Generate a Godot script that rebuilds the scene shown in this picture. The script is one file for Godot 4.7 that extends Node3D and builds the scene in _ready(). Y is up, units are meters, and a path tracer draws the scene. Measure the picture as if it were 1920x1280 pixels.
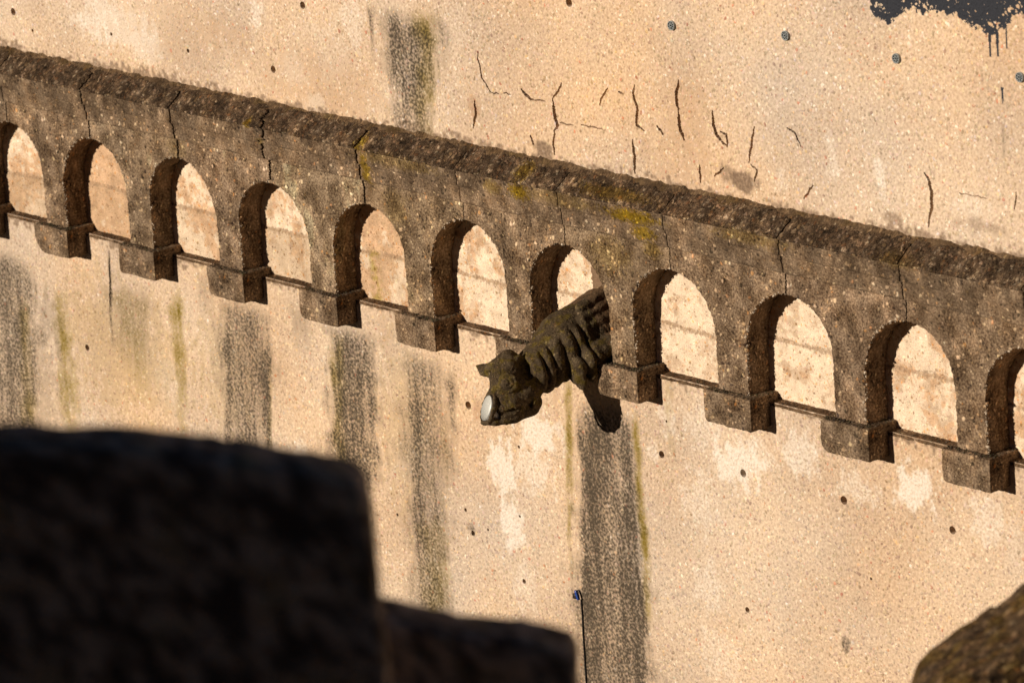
extends Node3D
# A long-lens view, from a higher gallery, of a rendered castle wall with a row of small blind arches,
# a carved gargoyle spout, and the shaded battlements that stand between.
# Metres, y up. The wall face is z = 0, x runs along the wall, the arch sills are y = 0.

const PITCH := 0.6          # arch spacing
const ARCH_X := -2.498      # centre of arch 0
const RADIUS := 0.2246
const SPRING := 0.2309
const PIER_Z := 0.065
const BACK_Z := -0.052
const CORBEL_TOP := 0.03
const CORBEL_LOW := -0.097
const BLOCK_TOP := 0.5435
const BAND_TOP := 0.6145
const COPING_LOW := 0.684
const COPING_TOP := 0.752
const FIRST := -2
const LAST := 11
const GROUND_Y := -5.0
const ARCH_SHIFT := {0: [-0.004, 0.0], 1: [0.004, 0.0], 2: [0.004, -0.008], 3: [0.008, -0.008], 4: [0.012, 0.008], 6: [-0.016, 0.004], 7: [-0.004, 0.008], 8: [0.004, 0.0]}

const CRACKS := [
	[0.003, -0.009, 1.141, -0.015, 1.113, -0.003, 1.083, 0.002, 1.041, 0.022, 1.022, 0.036, 1.003, 0.056, 0.986],
	[0.002, 0.059, 0.987, 0.097, 0.987],
	[0.002, 0.128, 0.994, 0.168, 0.995],
	[0.006, 0.233, 1.022, 0.252, 1.006, 0.297, 0.991],
	[0.002, 0.297, 0.991, 0.364, 0.994],
	[0.003, 0.466, 1.080, 0.445, 1.046, 0.408, 1.008],
	[0.007, 0.408, 1.008, 0.413, 0.969, 0.416, 0.938, 0.429, 0.912, 0.405, 0.883],
	[0.004, 0.405, 0.883, 0.398, 0.840, 0.399, 0.788],
	[0.003, 0.726, 1.094, 0.684, 1.047, 0.675, 1.021],
	[0.002, 0.563, 0.928, 0.682, 0.928],
	[0.002, 0.442, 0.920, 0.517, 0.920],
	[0.005, 0.876, 1.124, 0.864, 1.092, 0.883, 1.043, 0.874, 0.969, 0.914, 0.954],
	[0.006, 0.846, 0.909, 0.851, 0.831, 0.849, 0.779],
	[0.006, 1.117, 1.176, 1.100, 1.113, 1.107, 1.053],
	[0.007, 1.107, 1.053, 1.110, 0.992, 1.130, 0.949],
	[0.006, 1.291, 1.082, 1.292, 1.027, 1.309, 0.989, 1.360, 0.955],
	[0.004, 1.330, 1.008, 1.358, 1.002, 1.361, 0.959],
	[0.004, 1.510, 1.051, 1.491, 0.984, 1.472, 0.911],
	[0.003, 1.480, 0.906, 1.512, 0.886, 1.495, 0.843],
	[0.003, 1.680, 1.071, 1.717, 1.060, 1.746, 1.010],
	[0.006, 2.363, 1.000, 2.385, 0.974, 2.395, 0.927, 2.392, 0.877, 2.372, 0.806],
	[0.004, 1.206, 0.862, 1.206, 0.796],
	[0.003, 1.334, 0.870, 1.283, 0.832],
	[0.003, 1.800, 0.872, 1.749, 0.816],
	[0.005, 0.988, 0.981, 1.015, 0.954],
	[0.005, -0.049, 0.938, -0.047, 0.891, -0.069, 0.828],
	[0.001, 2.530, 0.953, 2.657, 0.952],
	[0.002, 2.801, 0.997, 2.790, 0.934],
	[0.003, 0.785, 1.087, 0.808, 1.082],
	[0.004, 0.267, 0.843, 0.280, 0.813],
	[0.003, -2.528, -0.057, -2.541, -0.179, -2.561, -0.338],
]
const HOLES := [[-2.753, -0.533, 0.0125], [-0.216, -0.332, 0.0146], [0.904, -0.324, 0.0125], [1.350, -0.313, 0.0135], [1.879, -0.315, 0.0146], [2.426, -0.320, 0.0135], [1.332, -0.861, 0.0094], [-0.242, -0.876, 0.0094], [-3.068, 0.931, 0.0146], [-1.292, 0.905, 0.0135], [-1.069, 1.199, 0.0135], [0.537, 1.401, 0.0146], [0.075, -0.451, 0.0052], [0.053, -0.745, 0.0042], [0.052, -1.018, 0.0083], [2.001, -0.595, 0.0042], [-0.148, -0.841, 0.0042], [-0.278, -0.784, 0.0063], [-2.939, 0.864, 0.0063], [-2.373, 0.918, 0.0063], [-1.851, 0.912, 0.0073], [-0.711, -0.891, 0.0052], [0.942, -0.184, 0.0042], [-3.259, -0.703, 0.0042]]
const DISCS := [[1.102, 1.383], [1.701, 1.419], [2.254, 1.405], [2.844, 1.414]]
const STREAKS := [
	[-3.276, -0.176, -3.426, -1.526, 0.153, 0.153, 0, 0.50],
	[-3.202, -0.384, -3.263, -0.990, 0.030, 0.051, 1, 0.60],
	[-2.913, -0.288, -2.927, -0.853, 0.044, 0.057, 1, 0.45],
	[-2.524, -0.057, -2.562, -0.351, 0.008, 0.007, 0, 0.70],
	[-2.410, -0.182, -2.410, -0.445, 0.132, 0.115, 0, 0.16],
	[-2.414, -0.206, -2.408, -0.565, 0.099, 0.066, 1, 0.22],
	[-2.070, -0.126, -2.095, -0.533, 0.042, 0.029, 1, 0.60],
	[-2.107, -0.535, -2.121, -0.777, 0.029, 0.029, 1, 0.25],
	[-1.608, -0.120, -1.686, -0.933, 0.128, 0.120, 0, 0.42],
	[-1.741, -0.236, -1.816, -0.958, 0.019, 0.022, 0, 0.40],
	[-1.481, -0.284, -1.551, -0.906, 0.022, 0.025, 0, 0.45],
	[-1.469, -0.329, -1.528, -0.807, 0.013, 0.013, 1, 0.30],
	[-1.680, -0.179, -1.729, -0.704, 0.032, 0.016, 2, 0.12],
	[-0.927, -0.121, -0.998, -1.030, 0.121, 0.109, 0, 0.62],
	[-1.009, -0.157, -1.054, -0.716, 0.047, 0.037, 1, 0.60],
	[-0.815, -0.169, -0.828, -0.581, 0.031, 0.022, 0, 0.30],
	[-0.466, -0.154, -0.553, -1.285, 0.122, 0.107, 0, 0.36],
	[-0.543, -0.257, -0.584, -0.946, 0.028, 0.031, 0, 0.30],
	[-0.308, -0.193, -0.310, -0.372, 0.039, 0.021, 0, 0.40],
	[-0.489, -0.835, -0.520, -1.278, 0.061, 0.067, 1, 0.40],
	[-0.379, -0.407, -0.398, -0.749, 0.030, 0.024, 1, 0.15],
	[0.400, -0.068, 0.341, -0.780, 0.021, 0.015, 1, 0.50],
	[0.319, -0.082, 0.317, -0.235, 0.021, 0.015, 3, 0.30],
	[0.601, -0.161, 0.536, -1.607, 0.102, 0.198, 0, 0.50],
	[0.523, -0.262, 0.419, -1.635, 0.059, 0.068, 0, 0.42],
	[0.480, -0.335, 0.375, -1.646, 0.024, 0.026, 0, 0.25],
	[0.716, -0.226, 0.686, -1.571, 0.026, 0.058, 0, 0.60],
	[0.653, -0.606, 0.590, -1.594, 0.015, 0.020, 0, 0.25],
	[0.765, -0.174, 0.775, -0.909, 0.017, 0.020, 1, 0.75],
	[0.782, -0.755, 0.775, -0.909, 0.020, 0.017, 1, 0.40],
	[0.507, -0.200, 0.503, -0.418, 0.073, 0.065, 0, 0.35],
	[-0.412, 1.256, -0.429, 0.800, 0.146, 0.092, 0, 0.50],
	[-0.507, 1.266, -0.515, 1.049, 0.037, 0.031, 0, 0.35],
	[-0.296, 1.291, -0.362, 0.820, 0.058, 0.046, 1, 0.55],
	[-0.640, 1.272, -0.644, 1.141, 0.019, 0.009, 0, 0.50],
	[-0.250, 1.275, -0.213, 1.173, 0.037, 0.037, 0, 0.25],
	[2.691, 0.120, 2.710, 0.005, 0.054, 0.040, 3, 0.30],
	[0.226, -0.077, 0.218, -0.165, 0.030, 0.021, 3, 0.30],
	[2.750, 1.276, 2.752, 1.219, 0.007, 0.004, 0, 0.60],
	[0.973, 0.013, 0.956, -0.203, 0.023, 0.017, 1, 0.25],
	[-1.244, -0.060, -1.238, -0.151, 0.094, 0.063, 0, 0.20],
	[-1.875, -0.024, -1.869, -0.117, 0.065, 0.048, 0, 0.20],
	[-0.700, -0.037, -0.696, -0.149, 0.046, 0.031, 3, 0.20],
	[2.740, -0.168, 2.731, -0.350, 0.040, 0.040, 2, 0.20],
]
const BLOTCHES := [
	[0.183, -0.369, 0.164, 0.096, 2, 0.80],
	[-0.041, -0.567, 0.078, 0.128, 2, 0.85],
	[0.002, -0.782, 0.078, 0.128, 2, 0.80],
	[0.152, -0.529, 0.149, 0.106, 2, 0.50],
	[0.056, -1.040, 0.078, 0.128, 2, 0.25],
	[1.327, -0.281, 0.156, 0.106, 2, 0.75],
	[1.659, -0.176, 0.126, 0.096, 2, 0.55],
	[2.243, -0.196, 0.123, 0.096, 2, 0.85],
	[1.957, -0.252, 0.124, 0.064, 2, 0.40],
	[2.595, -0.248, 0.094, 0.106, 2, 0.40],
	[1.095, -0.475, 0.100, 0.149, 2, 0.35],
	[1.125, -0.834, 0.086, 0.128, 2, 0.35],
	[1.150, -1.089, 0.114, 0.106, 2, 0.25],
	[1.148, -0.167, 0.114, 0.106, 2, 0.30],
	[0.944, -0.163, 0.058, 0.085, 2, 0.40],
	[1.431, -0.219, 0.170, 0.064, 2, 0.30],
	[-1.324, -0.722, 0.044, 0.085, 2, 0.40],
	[-2.170, -0.594, 0.098, 0.128, 2, 0.20],
	[0.753, -0.673, 0.035, 0.128, 2, 0.20],
	[-2.357, 0.975, 0.297, 0.106, 2, 0.65],
	[-2.147, 0.909, 0.131, 0.085, 2, 0.50],
	[-1.374, 1.129, 0.045, 0.064, 2, 0.50],
	[-0.763, 1.170, 0.078, 0.128, 2, 0.35],
	[-1.038, 0.805, 0.078, 0.053, 2, 0.45],
	[-1.160, 0.922, 0.095, 0.074, 2, 0.30],
	[-0.910, 1.042, 0.125, 0.149, 2, 0.20],
	[-0.147, 1.203, 0.091, 0.255, 2, 0.12],
	[2.140, 0.958, 0.028, 0.085, 2, 0.60],
	[1.903, 1.002, 0.033, 0.106, 2, 0.35],
	[1.622, 0.882, 0.039, 0.074, 2, 0.30],
	[2.580, 0.925, 0.108, 0.053, 2, 0.25],
	[-1.560, 1.028, 0.128, 0.085, 3, 0.15],
	[-0.051, 0.916, 0.036, 0.051, 3, 0.35],
	[0.335, 0.810, 0.065, 0.038, 4, 0.80],
	[1.442, 0.845, 0.068, 0.043, 4, 0.85],
	[1.356, 0.859, 0.046, 0.034, 4, 0.50],
	[2.198, 0.818, 0.066, 0.021, 4, 0.50],
	[2.627, 0.855, 0.108, 0.026, 4, 0.35],
	[-3.023, -0.453, 0.134, 0.128, 0, 0.12],
	[-2.812, -0.856, 0.133, 0.064, 2, 0.15],
	[1.158, 1.049, 0.115, 0.191, 3, 0.14],
	[1.057, 0.861, 0.173, 0.106, 3, 0.12],
	[-0.246, -0.855, 0.030, 0.030, 0, 0.30],
	[-2.490, -0.483, 0.494, 0.340, 1, 0.13],
	[-3.183, -0.726, 0.236, 0.340, 0, 0.12],
	[-1.790, -0.479, 0.193, 0.319, 1, 0.10],
	[-0.618, -0.497, 0.184, 0.426, 1, 0.10],
	[-1.920, 0.983, 0.520, 0.128, 3, 0.12],
	[-0.994, 0.899, 0.439, 0.149, 3, 0.12],
	[1.848, -0.879, 0.028, 0.030, 0, 0.35],
	[1.246, -0.594, 0.017, 0.013, 0, 0.00],
	[0.842, -0.321, 0.058, 0.043, 2, 0.40],
	[-0.164, -0.356, 0.030, 0.064, 3, 0.35],
]
const PAINT := [2.134, 1.620, 2.136, 1.562, 2.163, 1.542, 2.189, 1.534, 2.222, 1.523, 2.244, 1.537, 2.277, 1.564, 2.309, 1.579, 2.341, 1.606, 2.356, 1.596, 2.386, 1.581, 2.425, 1.593, 2.464, 1.602, 2.502, 1.591, 2.553, 1.601, 2.572, 1.584, 2.594, 1.568, 2.629, 1.565, 2.664, 1.562, 2.689, 1.549, 2.704, 1.547, 2.721, 1.546, 2.739, 1.559, 2.755, 1.565, 2.776, 1.587, 2.798, 1.597, 2.805, 1.620, 2.823, 1.634, 2.843, 1.640, 2.904, 1.629, 2.966, 1.644, 3.041, 1.690, 3.067, 1.730]
const DRIPS := [[2.704, 1.555, 1.469, 0.0050], [2.740, 1.569, 1.472, 0.0056], [2.783, 1.593, 1.506, 0.0031], [2.212, 1.533, 1.521, 0.0025], [2.754, 1.364, 1.322, 0.0044], [2.755, 1.323, 1.307, 0.0019]]

var rng := RandomNumberGenerator.new()
var n_mid := FastNoiseLite.new()
var n_fine := FastNoiseLite.new()
var n_wide := FastNoiseLite.new()
var M := {}

# ------------------------------------------------------------------ mesh helpers
class Surf:
	var v := PackedVector3Array()
	var c := PackedColorArray()
	var uv := PackedVector2Array()
	var idx := PackedInt32Array()
	func quad(a: int, b: int, cc: int, d: int) -> void:   # a b c d clockwise as seen from outside
		idx.append_array(PackedInt32Array([a, b, cc, a, cc, d]))
	func arrays() -> Array:
		var nrm := PackedVector3Array()
		nrm.resize(v.size())
		for k in range(0, idx.size(), 3):
			var i0 := idx[k]
			var i1 := idx[k + 1]
			var i2 := idx[k + 2]
			var f := (v[i2] - v[i0]).cross(v[i1] - v[i0])
			nrm[i0] += f
			nrm[i1] += f
			nrm[i2] += f
		for k in nrm.size():
			nrm[k] = nrm[k].normalized() if nrm[k].length_squared() > 1e-20 else Vector3.UP
		var a := []
		a.resize(Mesh.ARRAY_MAX)
		a[Mesh.ARRAY_VERTEX] = v
		a[Mesh.ARRAY_NORMAL] = nrm
		if c.size() == v.size():
			a[Mesh.ARRAY_COLOR] = c
		if uv.size() == v.size():
			a[Mesh.ARRAY_TEX_UV] = uv
		a[Mesh.ARRAY_INDEX] = idx
		return a

# A grid of points: rows of `cols` points each; columns run to the right and rows run downwards as seen from outside.
func add_grid(s: Surf, pts: PackedVector3Array, cols: int, colors: PackedColorArray) -> void:
	var b := s.v.size()
	s.v.append_array(pts)
	s.c.append_array(colors)
	var rows := pts.size() / cols
	for r in rows - 1:
		for q in cols - 1:
			var k := b + r * cols + q
			s.quad(k, k + 1, k + cols + 1, k + cols)

func mesh_of(surfs: Array, mats: Array) -> ArrayMesh:
	var m := ArrayMesh.new()
	for k in surfs.size():
		m.add_surface_from_arrays(Mesh.PRIMITIVE_TRIANGLES, surfs[k].arrays())
		m.surface_set_material(k, mats[k])
	return m

func part(called: String, s: Surf, mat: Material, parent: Node) -> MeshInstance3D:
	var o := MeshInstance3D.new()
	o.name = called
	o.mesh = mesh_of([s], [mat])
	o.cast_shadow = GeometryInstance3D.SHADOW_CASTING_SETTING_ON
	parent.add_child(o, true)
	return o

func thing(called: String, label: String, category: String, at := Vector3.ZERO, group := "") -> Node3D:
	var o := Node3D.new()
	o.name = called
	o.position = at
	o.set_meta("label", label)
	o.set_meta("category", category)
	if group:
		o.set_meta("group", group)
	add_child(o, true)
	return o

func mix_c(a: Color, b: Color, t: float) -> Color:
	return a.lerp(b, clampf(t, 0.0, 1.0))

# ------------------------------------------------------------------ textures
# Stones of an aggregate stamped into `tone` (index of a colour) and `high` (relief).
func stamp_stones(tone: PackedByteArray, high: PackedByteArray, w: int, h: int, count: int, rmin: float, rmax: float, n_tones: int, weights: PackedInt32Array, wrap: bool) -> void:
	var total := weights.size()
	for k in count:
		var cx := rng.randf() * w
		var cy := rng.randf() * h
		var ra := lerpf(rmin, rmax, pow(rng.randf(), 2.2))
		var rb := ra * rng.randf_range(0.45, 0.95)
		var ang := rng.randf() * TAU
		var ca := cos(ang)
		var sa := sin(ang)
		var skew := rng.randf_range(-0.4, 0.4)
		var group := weights[rng.randi() % total]
		var t := group * 8 + (rng.randi() & 7) + 1
		var top := rng.randf_range(0.45, 1.0) * 120.0
		var reach := int(ceil(ra * 1.3))
		var x0 := int(cx)
		var y0 := int(cy)
		for yy in range(y0 - reach, y0 + reach + 1):
			var py := yy
			if yy < 0 or yy >= h:
				if not wrap:
					continue
				py = posmod(yy, h)
			for xx in range(x0 - reach, x0 + reach + 1):
				var dx := xx - cx
				var dy := yy - cy
				var u := (dx * ca + dy * sa) / ra
				var q := (-dx * sa + dy * ca) / rb + skew * u
				var e := u * u + q * q + 0.25 * u * q * q
				if e < 1.0:
					var px := xx
					if xx < 0 or xx >= w:
						if not wrap:
							continue
						px = posmod(xx, w)
					var at := py * w + px
					tone[at] = t
					high[at] = 90 + int(top * (1.0 - e * e))

func palette_of(list: Array) -> PackedByteArray:   # eight tones about each colour
	var p := PackedByteArray([0, 0, 0])
	for col in list:
		for k in 8:
			var f := rng.randf_range(0.86, 1.12)
			p.append(clampi(int(col[0] * f), 0, 255))
			p.append(clampi(int(col[1] * f * rng.randf_range(0.97, 1.02)), 0, 255))
			p.append(clampi(int(col[2] * f * rng.randf_range(0.94, 1.04)), 0, 255))
	return p

func noise_bytes(w: int, h: int, freq: float, octaves: int, noise_seed: int, seamless := false) -> PackedByteArray:
	var n := FastNoiseLite.new()
	n.seed = noise_seed
	n.noise_type = FastNoiseLite.TYPE_SIMPLEX_SMOOTH
	n.frequency = freq
	n.fractal_octaves = octaves
	var im: Image = n.get_seamless_image(w, h, false, false, 0.2, true) if seamless else n.get_image(w, h, false, false, true)
	im.convert(Image.FORMAT_L8)
	return im.get_data()

func tex(im: Image) -> ImageTexture:
	im.generate_mipmaps()
	return ImageTexture.create_from_image(im)

# A seamless tile of weathered aggregate: [albedo, relief]
func stone_tile(size: int, base: Array, spread: float, list: Array, weights: PackedInt32Array, count: int, rmin: float, rmax: float, tile_seed: int, pits := 0) -> Array:
	rng.seed = tile_seed
	var pal := palette_of(list)
	var tone := PackedByteArray()
	tone.resize(size * size)
	var grain := noise_bytes(size, size, 0.12, 3, tile_seed + 1, true)
	var broad := noise_bytes(size, size, 0.012, 4, tile_seed + 2, true)
	var high := PackedByteArray()
	high.resize(size * size)
	for k in size * size:
		high[k] = 50 + (grain[k] >> 2)
	stamp_stones(tone, high, size, size, count, rmin, rmax, list.size() * 8, weights, true)
	for k in pits:
		var cx := rng.randf() * size
		var cy := rng.randf() * size
		var r := rng.randf_range(1.5, 4.5)
		for yy in range(int(cy - r), int(cy + r) + 1):
			for xx in range(int(cx - r), int(cx + r) + 1):
				if Vector2(xx - cx, yy - cy).length() < r:
					var at := posmod(yy, size) * size + posmod(xx, size)
					high[at] = 4
					tone[at] = 0
	var rgb := PackedByteArray()
	rgb.resize(size * size * 3)
	for k in size * size:
		var g := (grain[k] - 128) * spread
		var m := (broad[k] - 128) * spread * 0.8
		var t := tone[k] * 3
		var o := k * 3
		if t == 0:
			rgb[o] = clampi(int(base[0] + g + m), 0, 255)
			rgb[o + 1] = clampi(int(base[1] + g + m), 0, 255)
			rgb[o + 2] = clampi(int(base[2] + g * 0.9 + m), 0, 255)
		else:
			var d := g * 0.55 + m
			rgb[o] = clampi(int(pal[t] + d), 0, 255)
			rgb[o + 1] = clampi(int(pal[t + 1] + d), 0, 255)
			rgb[o + 2] = clampi(int(pal[t + 2] + d), 0, 255)
	return [tex(Image.create_from_data(size, size, false, Image.FORMAT_RGB8, rgb)), tex(Image.create_from_data(size, size, false, Image.FORMAT_L8, high))]

# The four kinds of matter on the render, drawn small and enlarged: dark grime, algae, lime bloom, rusty wash, bare cement
func stain_layers(x_from: float, y_top: float, wide: float, tall: float, ppm: float, dirt_line: float) -> Array:
	var w := int(wide * ppm)
	var h := int(tall * ppm)
	var layers := []
	for k in 5:
		var f := PackedFloat32Array()
		f.resize(w * h)
		layers.append(f)
	var wob := FastNoiseLite.new()
	wob.seed = 41
	wob.frequency = 1.0
	wob.fractal_octaves = 3
	for s in STREAKS:
		var f: PackedFloat32Array = layers[s[6]]
		var span: float = s[1] - s[3]
		var r0 := maxi(0, int((y_top - s[1] - 0.05) * ppm))
		var r1 := mini(h, int((y_top - s[3] + 0.3) * ppm))
		var most: float = maxf(s[4], s[5]) * 2.4 + 0.03
		for r in range(r0, r1):
			var y := y_top - (r + 0.5) / ppm
			var t := clampf((s[1] - y) / span, 0.0, 1.0)
			var cx: float = lerpf(s[0], s[2], t) + wob.get_noise_2d(y * 3.0, s[0] * 50.0) * 0.014
			var hw: float = lerpf(s[4], s[5], t) * (1.0 + 0.6 * wob.get_noise_2d(s[0] * 31.0, y * 5.0))
			var ends := smoothstep(s[1] + 0.02, s[1] - 0.10, y) * smoothstep(s[3] - 0.22, s[3] + 0.12, y)
			if ends <= 0.0:
				continue
			for q in range(maxi(0, int((cx - most - x_from) * ppm)), mini(w, int((cx + most - x_from) * ppm) + 1)):
				var x := x_from + (q + 0.5) / ppm
				var d := absf(x - cx) / hw
				var patch := maxf(0.0, 0.9 + 0.45 * wob.get_noise_2d(x * 30.0, y * 1.1) + (1.1 if s[6] == 1 else 0.35) * wob.get_noise_2d(x * 9.0 + 7.0, y * 5.0))
				var val: float = s[7] * ends * smoothstep(1.7, 0.25, d + 0.45 * wob.get_noise_2d(x * 25.0, y * 4.0)) * patch
				if val > 0.0:
					f[r * w + q] = 1.0 - (1.0 - f[r * w + q]) * (1.0 - minf(val, 0.95))
	for s in BLOTCHES:
		var f: PackedFloat32Array = layers[s[4]]
		var r0 := maxi(0, int((y_top - s[1] - s[3] * 1.6) * ppm))
		var r1 := mini(h, int((y_top - s[1] + s[3] * 1.6) * ppm))
		for r in range(r0, r1):
			var y := y_top - (r + 0.5) / ppm
			for q in range(maxi(0, int((s[0] - s[2] * 1.6 - x_from) * ppm)), mini(w, int((s[0] + s[2] * 1.6 - x_from) * ppm))):
				var x := x_from + (q + 0.5) / ppm
				var d := Vector2((x - s[0]) / s[2], (y - s[1]) / s[3]).length() + 0.75 * wob.get_noise_2d(x * 14.0, y * 9.0) + 0.25 * wob.get_noise_2d(x * 60.0, y * 60.0)
				var val: float = s[5] * smoothstep(1.1, 0.55, d)
				if val > 0.0:
					f[r * w + q] = 1.0 - (1.0 - f[r * w + q]) * (1.0 - minf(val, 0.95))
	# dirt that has gathered in clumps along a ledge
	var f4: PackedFloat32Array = layers[4]
	for r in h:
		var y := y_top - (r + 0.5) / ppm
		var up := absf(y - dirt_line)
		if up < 0.16:
			for q in w:
				var x := x_from + (q + 0.5) / ppm
				var reach := 0.010 + 0.05 * maxf(0.0, 0.12 + wob.get_noise_2d(x * 2.3, 3.0) + 0.3 * wob.get_noise_2d(x * 9.0, 9.0))
				if up < reach + 0.05 * wob.get_noise_2d(x * 22.0, y * 22.0):
					f4[r * w + q] = maxf(f4[r * w + q], 0.62)
	return [layers, w, h]

func enlarge(f: PackedFloat32Array, w: int, h: int, to_w: int, to_h: int) -> PackedByteArray:
	var im := Image.create_from_data(w, h, false, Image.FORMAT_RF, f.to_byte_array())
	im.resize(to_w, to_h, Image.INTERPOLATE_CUBIC)
	im.convert(Image.FORMAT_L8)
	return im.get_data()

# The render of the wall: aggregate, stains, lime, paint. Two materials side by side, each `wide / 2` metres.
func wall_materials(x_from: float, y_top: float, wide: float, tall: float, ppm: float, dirt_line: float, s: int, painted: bool) -> Array:
	rng.seed = s
	var w := int(wide * ppm)
	var h := int(tall * ppm)
	var list := [[217, 195, 169], [226, 210, 188], [206, 181, 153], [212, 179, 143], [186, 159, 133], [199, 174, 148], [190, 138, 112]]
	var weights := PackedInt32Array([0, 2, 5, 0, 2, 5, 5, 2, 0, 3, 2, 5, 4, 0, 0, 0, 0, 1, 1, 2, 2, 2, 2, 3, 3, 4, 4, 5, 5, 5, 0, 0, 2, 2, 5, 1, 3, 4, 5, 0, 2, 5, 2, 0, 1, 2, 5, 4, 2, 5, 0, 2, 5, 5, 2, 0, 2, 6])
	var pal := palette_of(list)
	var tone := PackedByteArray()
	tone.resize(w * h)
	var grain := noise_bytes(w, h, 0.16, 3, s + 3)
	var broad := noise_bytes(w, h, 0.0035, 4, s + 4)
	var cast := noise_bytes(w, h, 0.0022, 3, s + 5)
	var high := PackedByteArray()
	high.resize(w * h)
	for k in w * h:
		high[k] = 40 + (grain[k] >> 2)
	stamp_stones(tone, high, w, h, int(wide * tall * 8500.0), 0.8, 2.9, list.size() * 8, weights, false)
	var low := stain_layers(x_from, y_top, wide, tall, 90.0, dirt_line)
	var st := []
	for k in 5:
		st.append(enlarge(low[0][k], low[1], low[2], w, h))
	var s0: PackedByteArray = st[0]
	var s1: PackedByteArray = st[1]
	var s2: PackedByteArray = st[2]
	var s3: PackedByteArray = st[3]
	var s4: PackedByteArray = st[4]
	var rgb := PackedByteArray()
	rgb.resize(w * h * 3)
	for k in w * h:
		var g: int = grain[k] - 128
		var m: float = (broad[k] - 128) * 0.10
		var wash: float = (cast[k] - 112) * 0.09
		var t := tone[k] * 3
		var r: float
		var gg: float
		var b: float
		if t == 0:
			r = 203.0 + g * 0.2 + m
			gg = 178.0 + g * 0.2 + m * 0.8 + wash * 0.5
			b = 151.0 + g * 0.18 + m * 0.5 + wash
		else:
			r = pal[t] + g * 0.12 + m
			gg = pal[t + 1] + g * 0.12 + m * 0.8 + wash * 0.5
			b = pal[t + 2] + g * 0.12 + m * 0.5 + wash
		var keep := 1.0 if t == 0 else 0.8
		if s2[k] > 6:
			var e := clampf((s2[k] + g * 0.8 * minf(s2[k] / 90.0, 1.0)) / 255.0, 0.0, 1.0) * 0.85
			r += (234.0 - r) * e
			gg += (225.0 - gg) * e
			b += (212.0 - b) * e
		if s3[k] > 6:
			var e := clampf((s3[k] + g * 0.8) / 255.0, 0.0, 1.0) * keep
			r += (164.0 - r) * e
			gg += (126.0 - gg) * e
			b += (94.0 - b) * e
		if s4[k] > 6:
			var e := clampf((s4[k] + g * 0.9) / 255.0, 0.0, 1.0) * (0.5 + 0.5 * keep)
			r += (122.0 - r) * e
			gg += (102.0 - gg) * e
			b += (84.0 - b) * e
		if s1[k] > 6:
			var e := clampf((s1[k] + g * 0.8 * minf(s1[k] / 90.0, 1.0)) / 255.0, 0.0, 1.0) * keep
			r += (118.0 - r) * e
			gg += (100.0 - gg) * e
			b += (40.0 - b) * e
		if s0[k] > 6:
			var e := clampf((s0[k] * 1.25 + g * 1.5 * minf(s0[k] / 90.0, 1.0)) / 255.0, 0.0, 0.93) * keep
			r += (66.0 - r) * e
			gg += (58.0 - gg) * e
			b += (48.0 - b) * e
		var o := k * 3
		rgb[o] = clampi(int(r), 0, 255)
		rgb[o + 1] = clampi(int(gg), 0, 255)
		rgb[o + 2] = clampi(int(b), 0, 255)
	if painted:
		paint_marks(rgb, high, w, h, x_from, y_top, ppm)
	var im := Image.create_from_data(w, h, false, Image.FORMAT_RGB8, rgb)
	var hm := Image.create_from_data(w, h, false, Image.FORMAT_L8, high)
	var out := []
	for k in 2:
		var cut := Rect2i(k * w / 2, 0, w / 2, h)
		var mat := StandardMaterial3D.new()
		mat.albedo_texture = tex(im.get_region(cut))
		mat.roughness = 0.95
		mat.metallic_specular = 0.2
		mat.heightmap_enabled = true
		mat.heightmap_texture = tex(hm.get_region(cut))
		mat.heightmap_scale = 0.5
		mat.uv1_scale = Vector3(2.0 / wide, 1.0 / tall, 1)
		mat.uv1_offset = Vector3(-(x_from + k * wide / 2.0) * 2.0 / wide, y_top / tall, 0)
		out.append(mat)
	return out

# the patch of dark paint with its runs
func paint_marks(rgb: PackedByteArray, high: PackedByteArray, w: int, h: int, x_from: float, y_top: float, ppm: float) -> void:
	var poly := PackedVector2Array()
	for k in range(0, PAINT.size(), 2):
		poly.append(Vector2(PAINT[k], PAINT[k + 1]))
	var n := FastNoiseLite.new()
	n.seed = 5
	n.frequency = 1.0
	n.fractal_octaves = 3
	for r in range(0, int((y_top - 1.2) * ppm)):
		var y := y_top - (r + 0.5) / ppm
		for q in range(int((1.85 - x_from) * ppm), mini(w, int((3.3 - x_from) * ppm))):
			var x := x_from + (q + 0.5) / ppm
			var p := Vector2(x + 0.016 * n.get_noise_2d(x * 34.0, y * 34.0), y + 0.016 * n.get_noise_2d(x * 34.0 + 9.0, y * 34.0))
			var on := Geometry2D.is_point_in_polygon(p, poly)
			if on:   # bare specks where the paint missed the hollows, most of them near the rim
				var bare := n.get_noise_2d(x * 48.0, y * 48.0) + 0.7 * n.get_noise_2d(x * 13.0 + 5.0, y * 17.0)
				var rim := Geometry2D.is_point_in_polygon(p - Vector2(0.0, 0.05), poly)
				if bare > (0.75 if rim else 0.36):
					on = false
			for d in DRIPS:
				if y < d[1] and y > d[2]:
					var half: float = d[3] * (1.0 + 0.4 * n.get_noise_2d(d[0] * 99.0, y * 40.0)) * lerpf(1.3, 0.75, (d[1] - y) / (d[1] - d[2]))
					if absf(x - d[0]) < half:
						on = true
			if on:
				var o := (r * w + q) * 3
				var g := n.get_noise_2d(x * 120.0, y * 120.0) * 9.0
				rgb[o] = int(54 + g)
				rgb[o + 1] = int(56 + g)
				rgb[o + 2] = int(62 + g)

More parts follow.
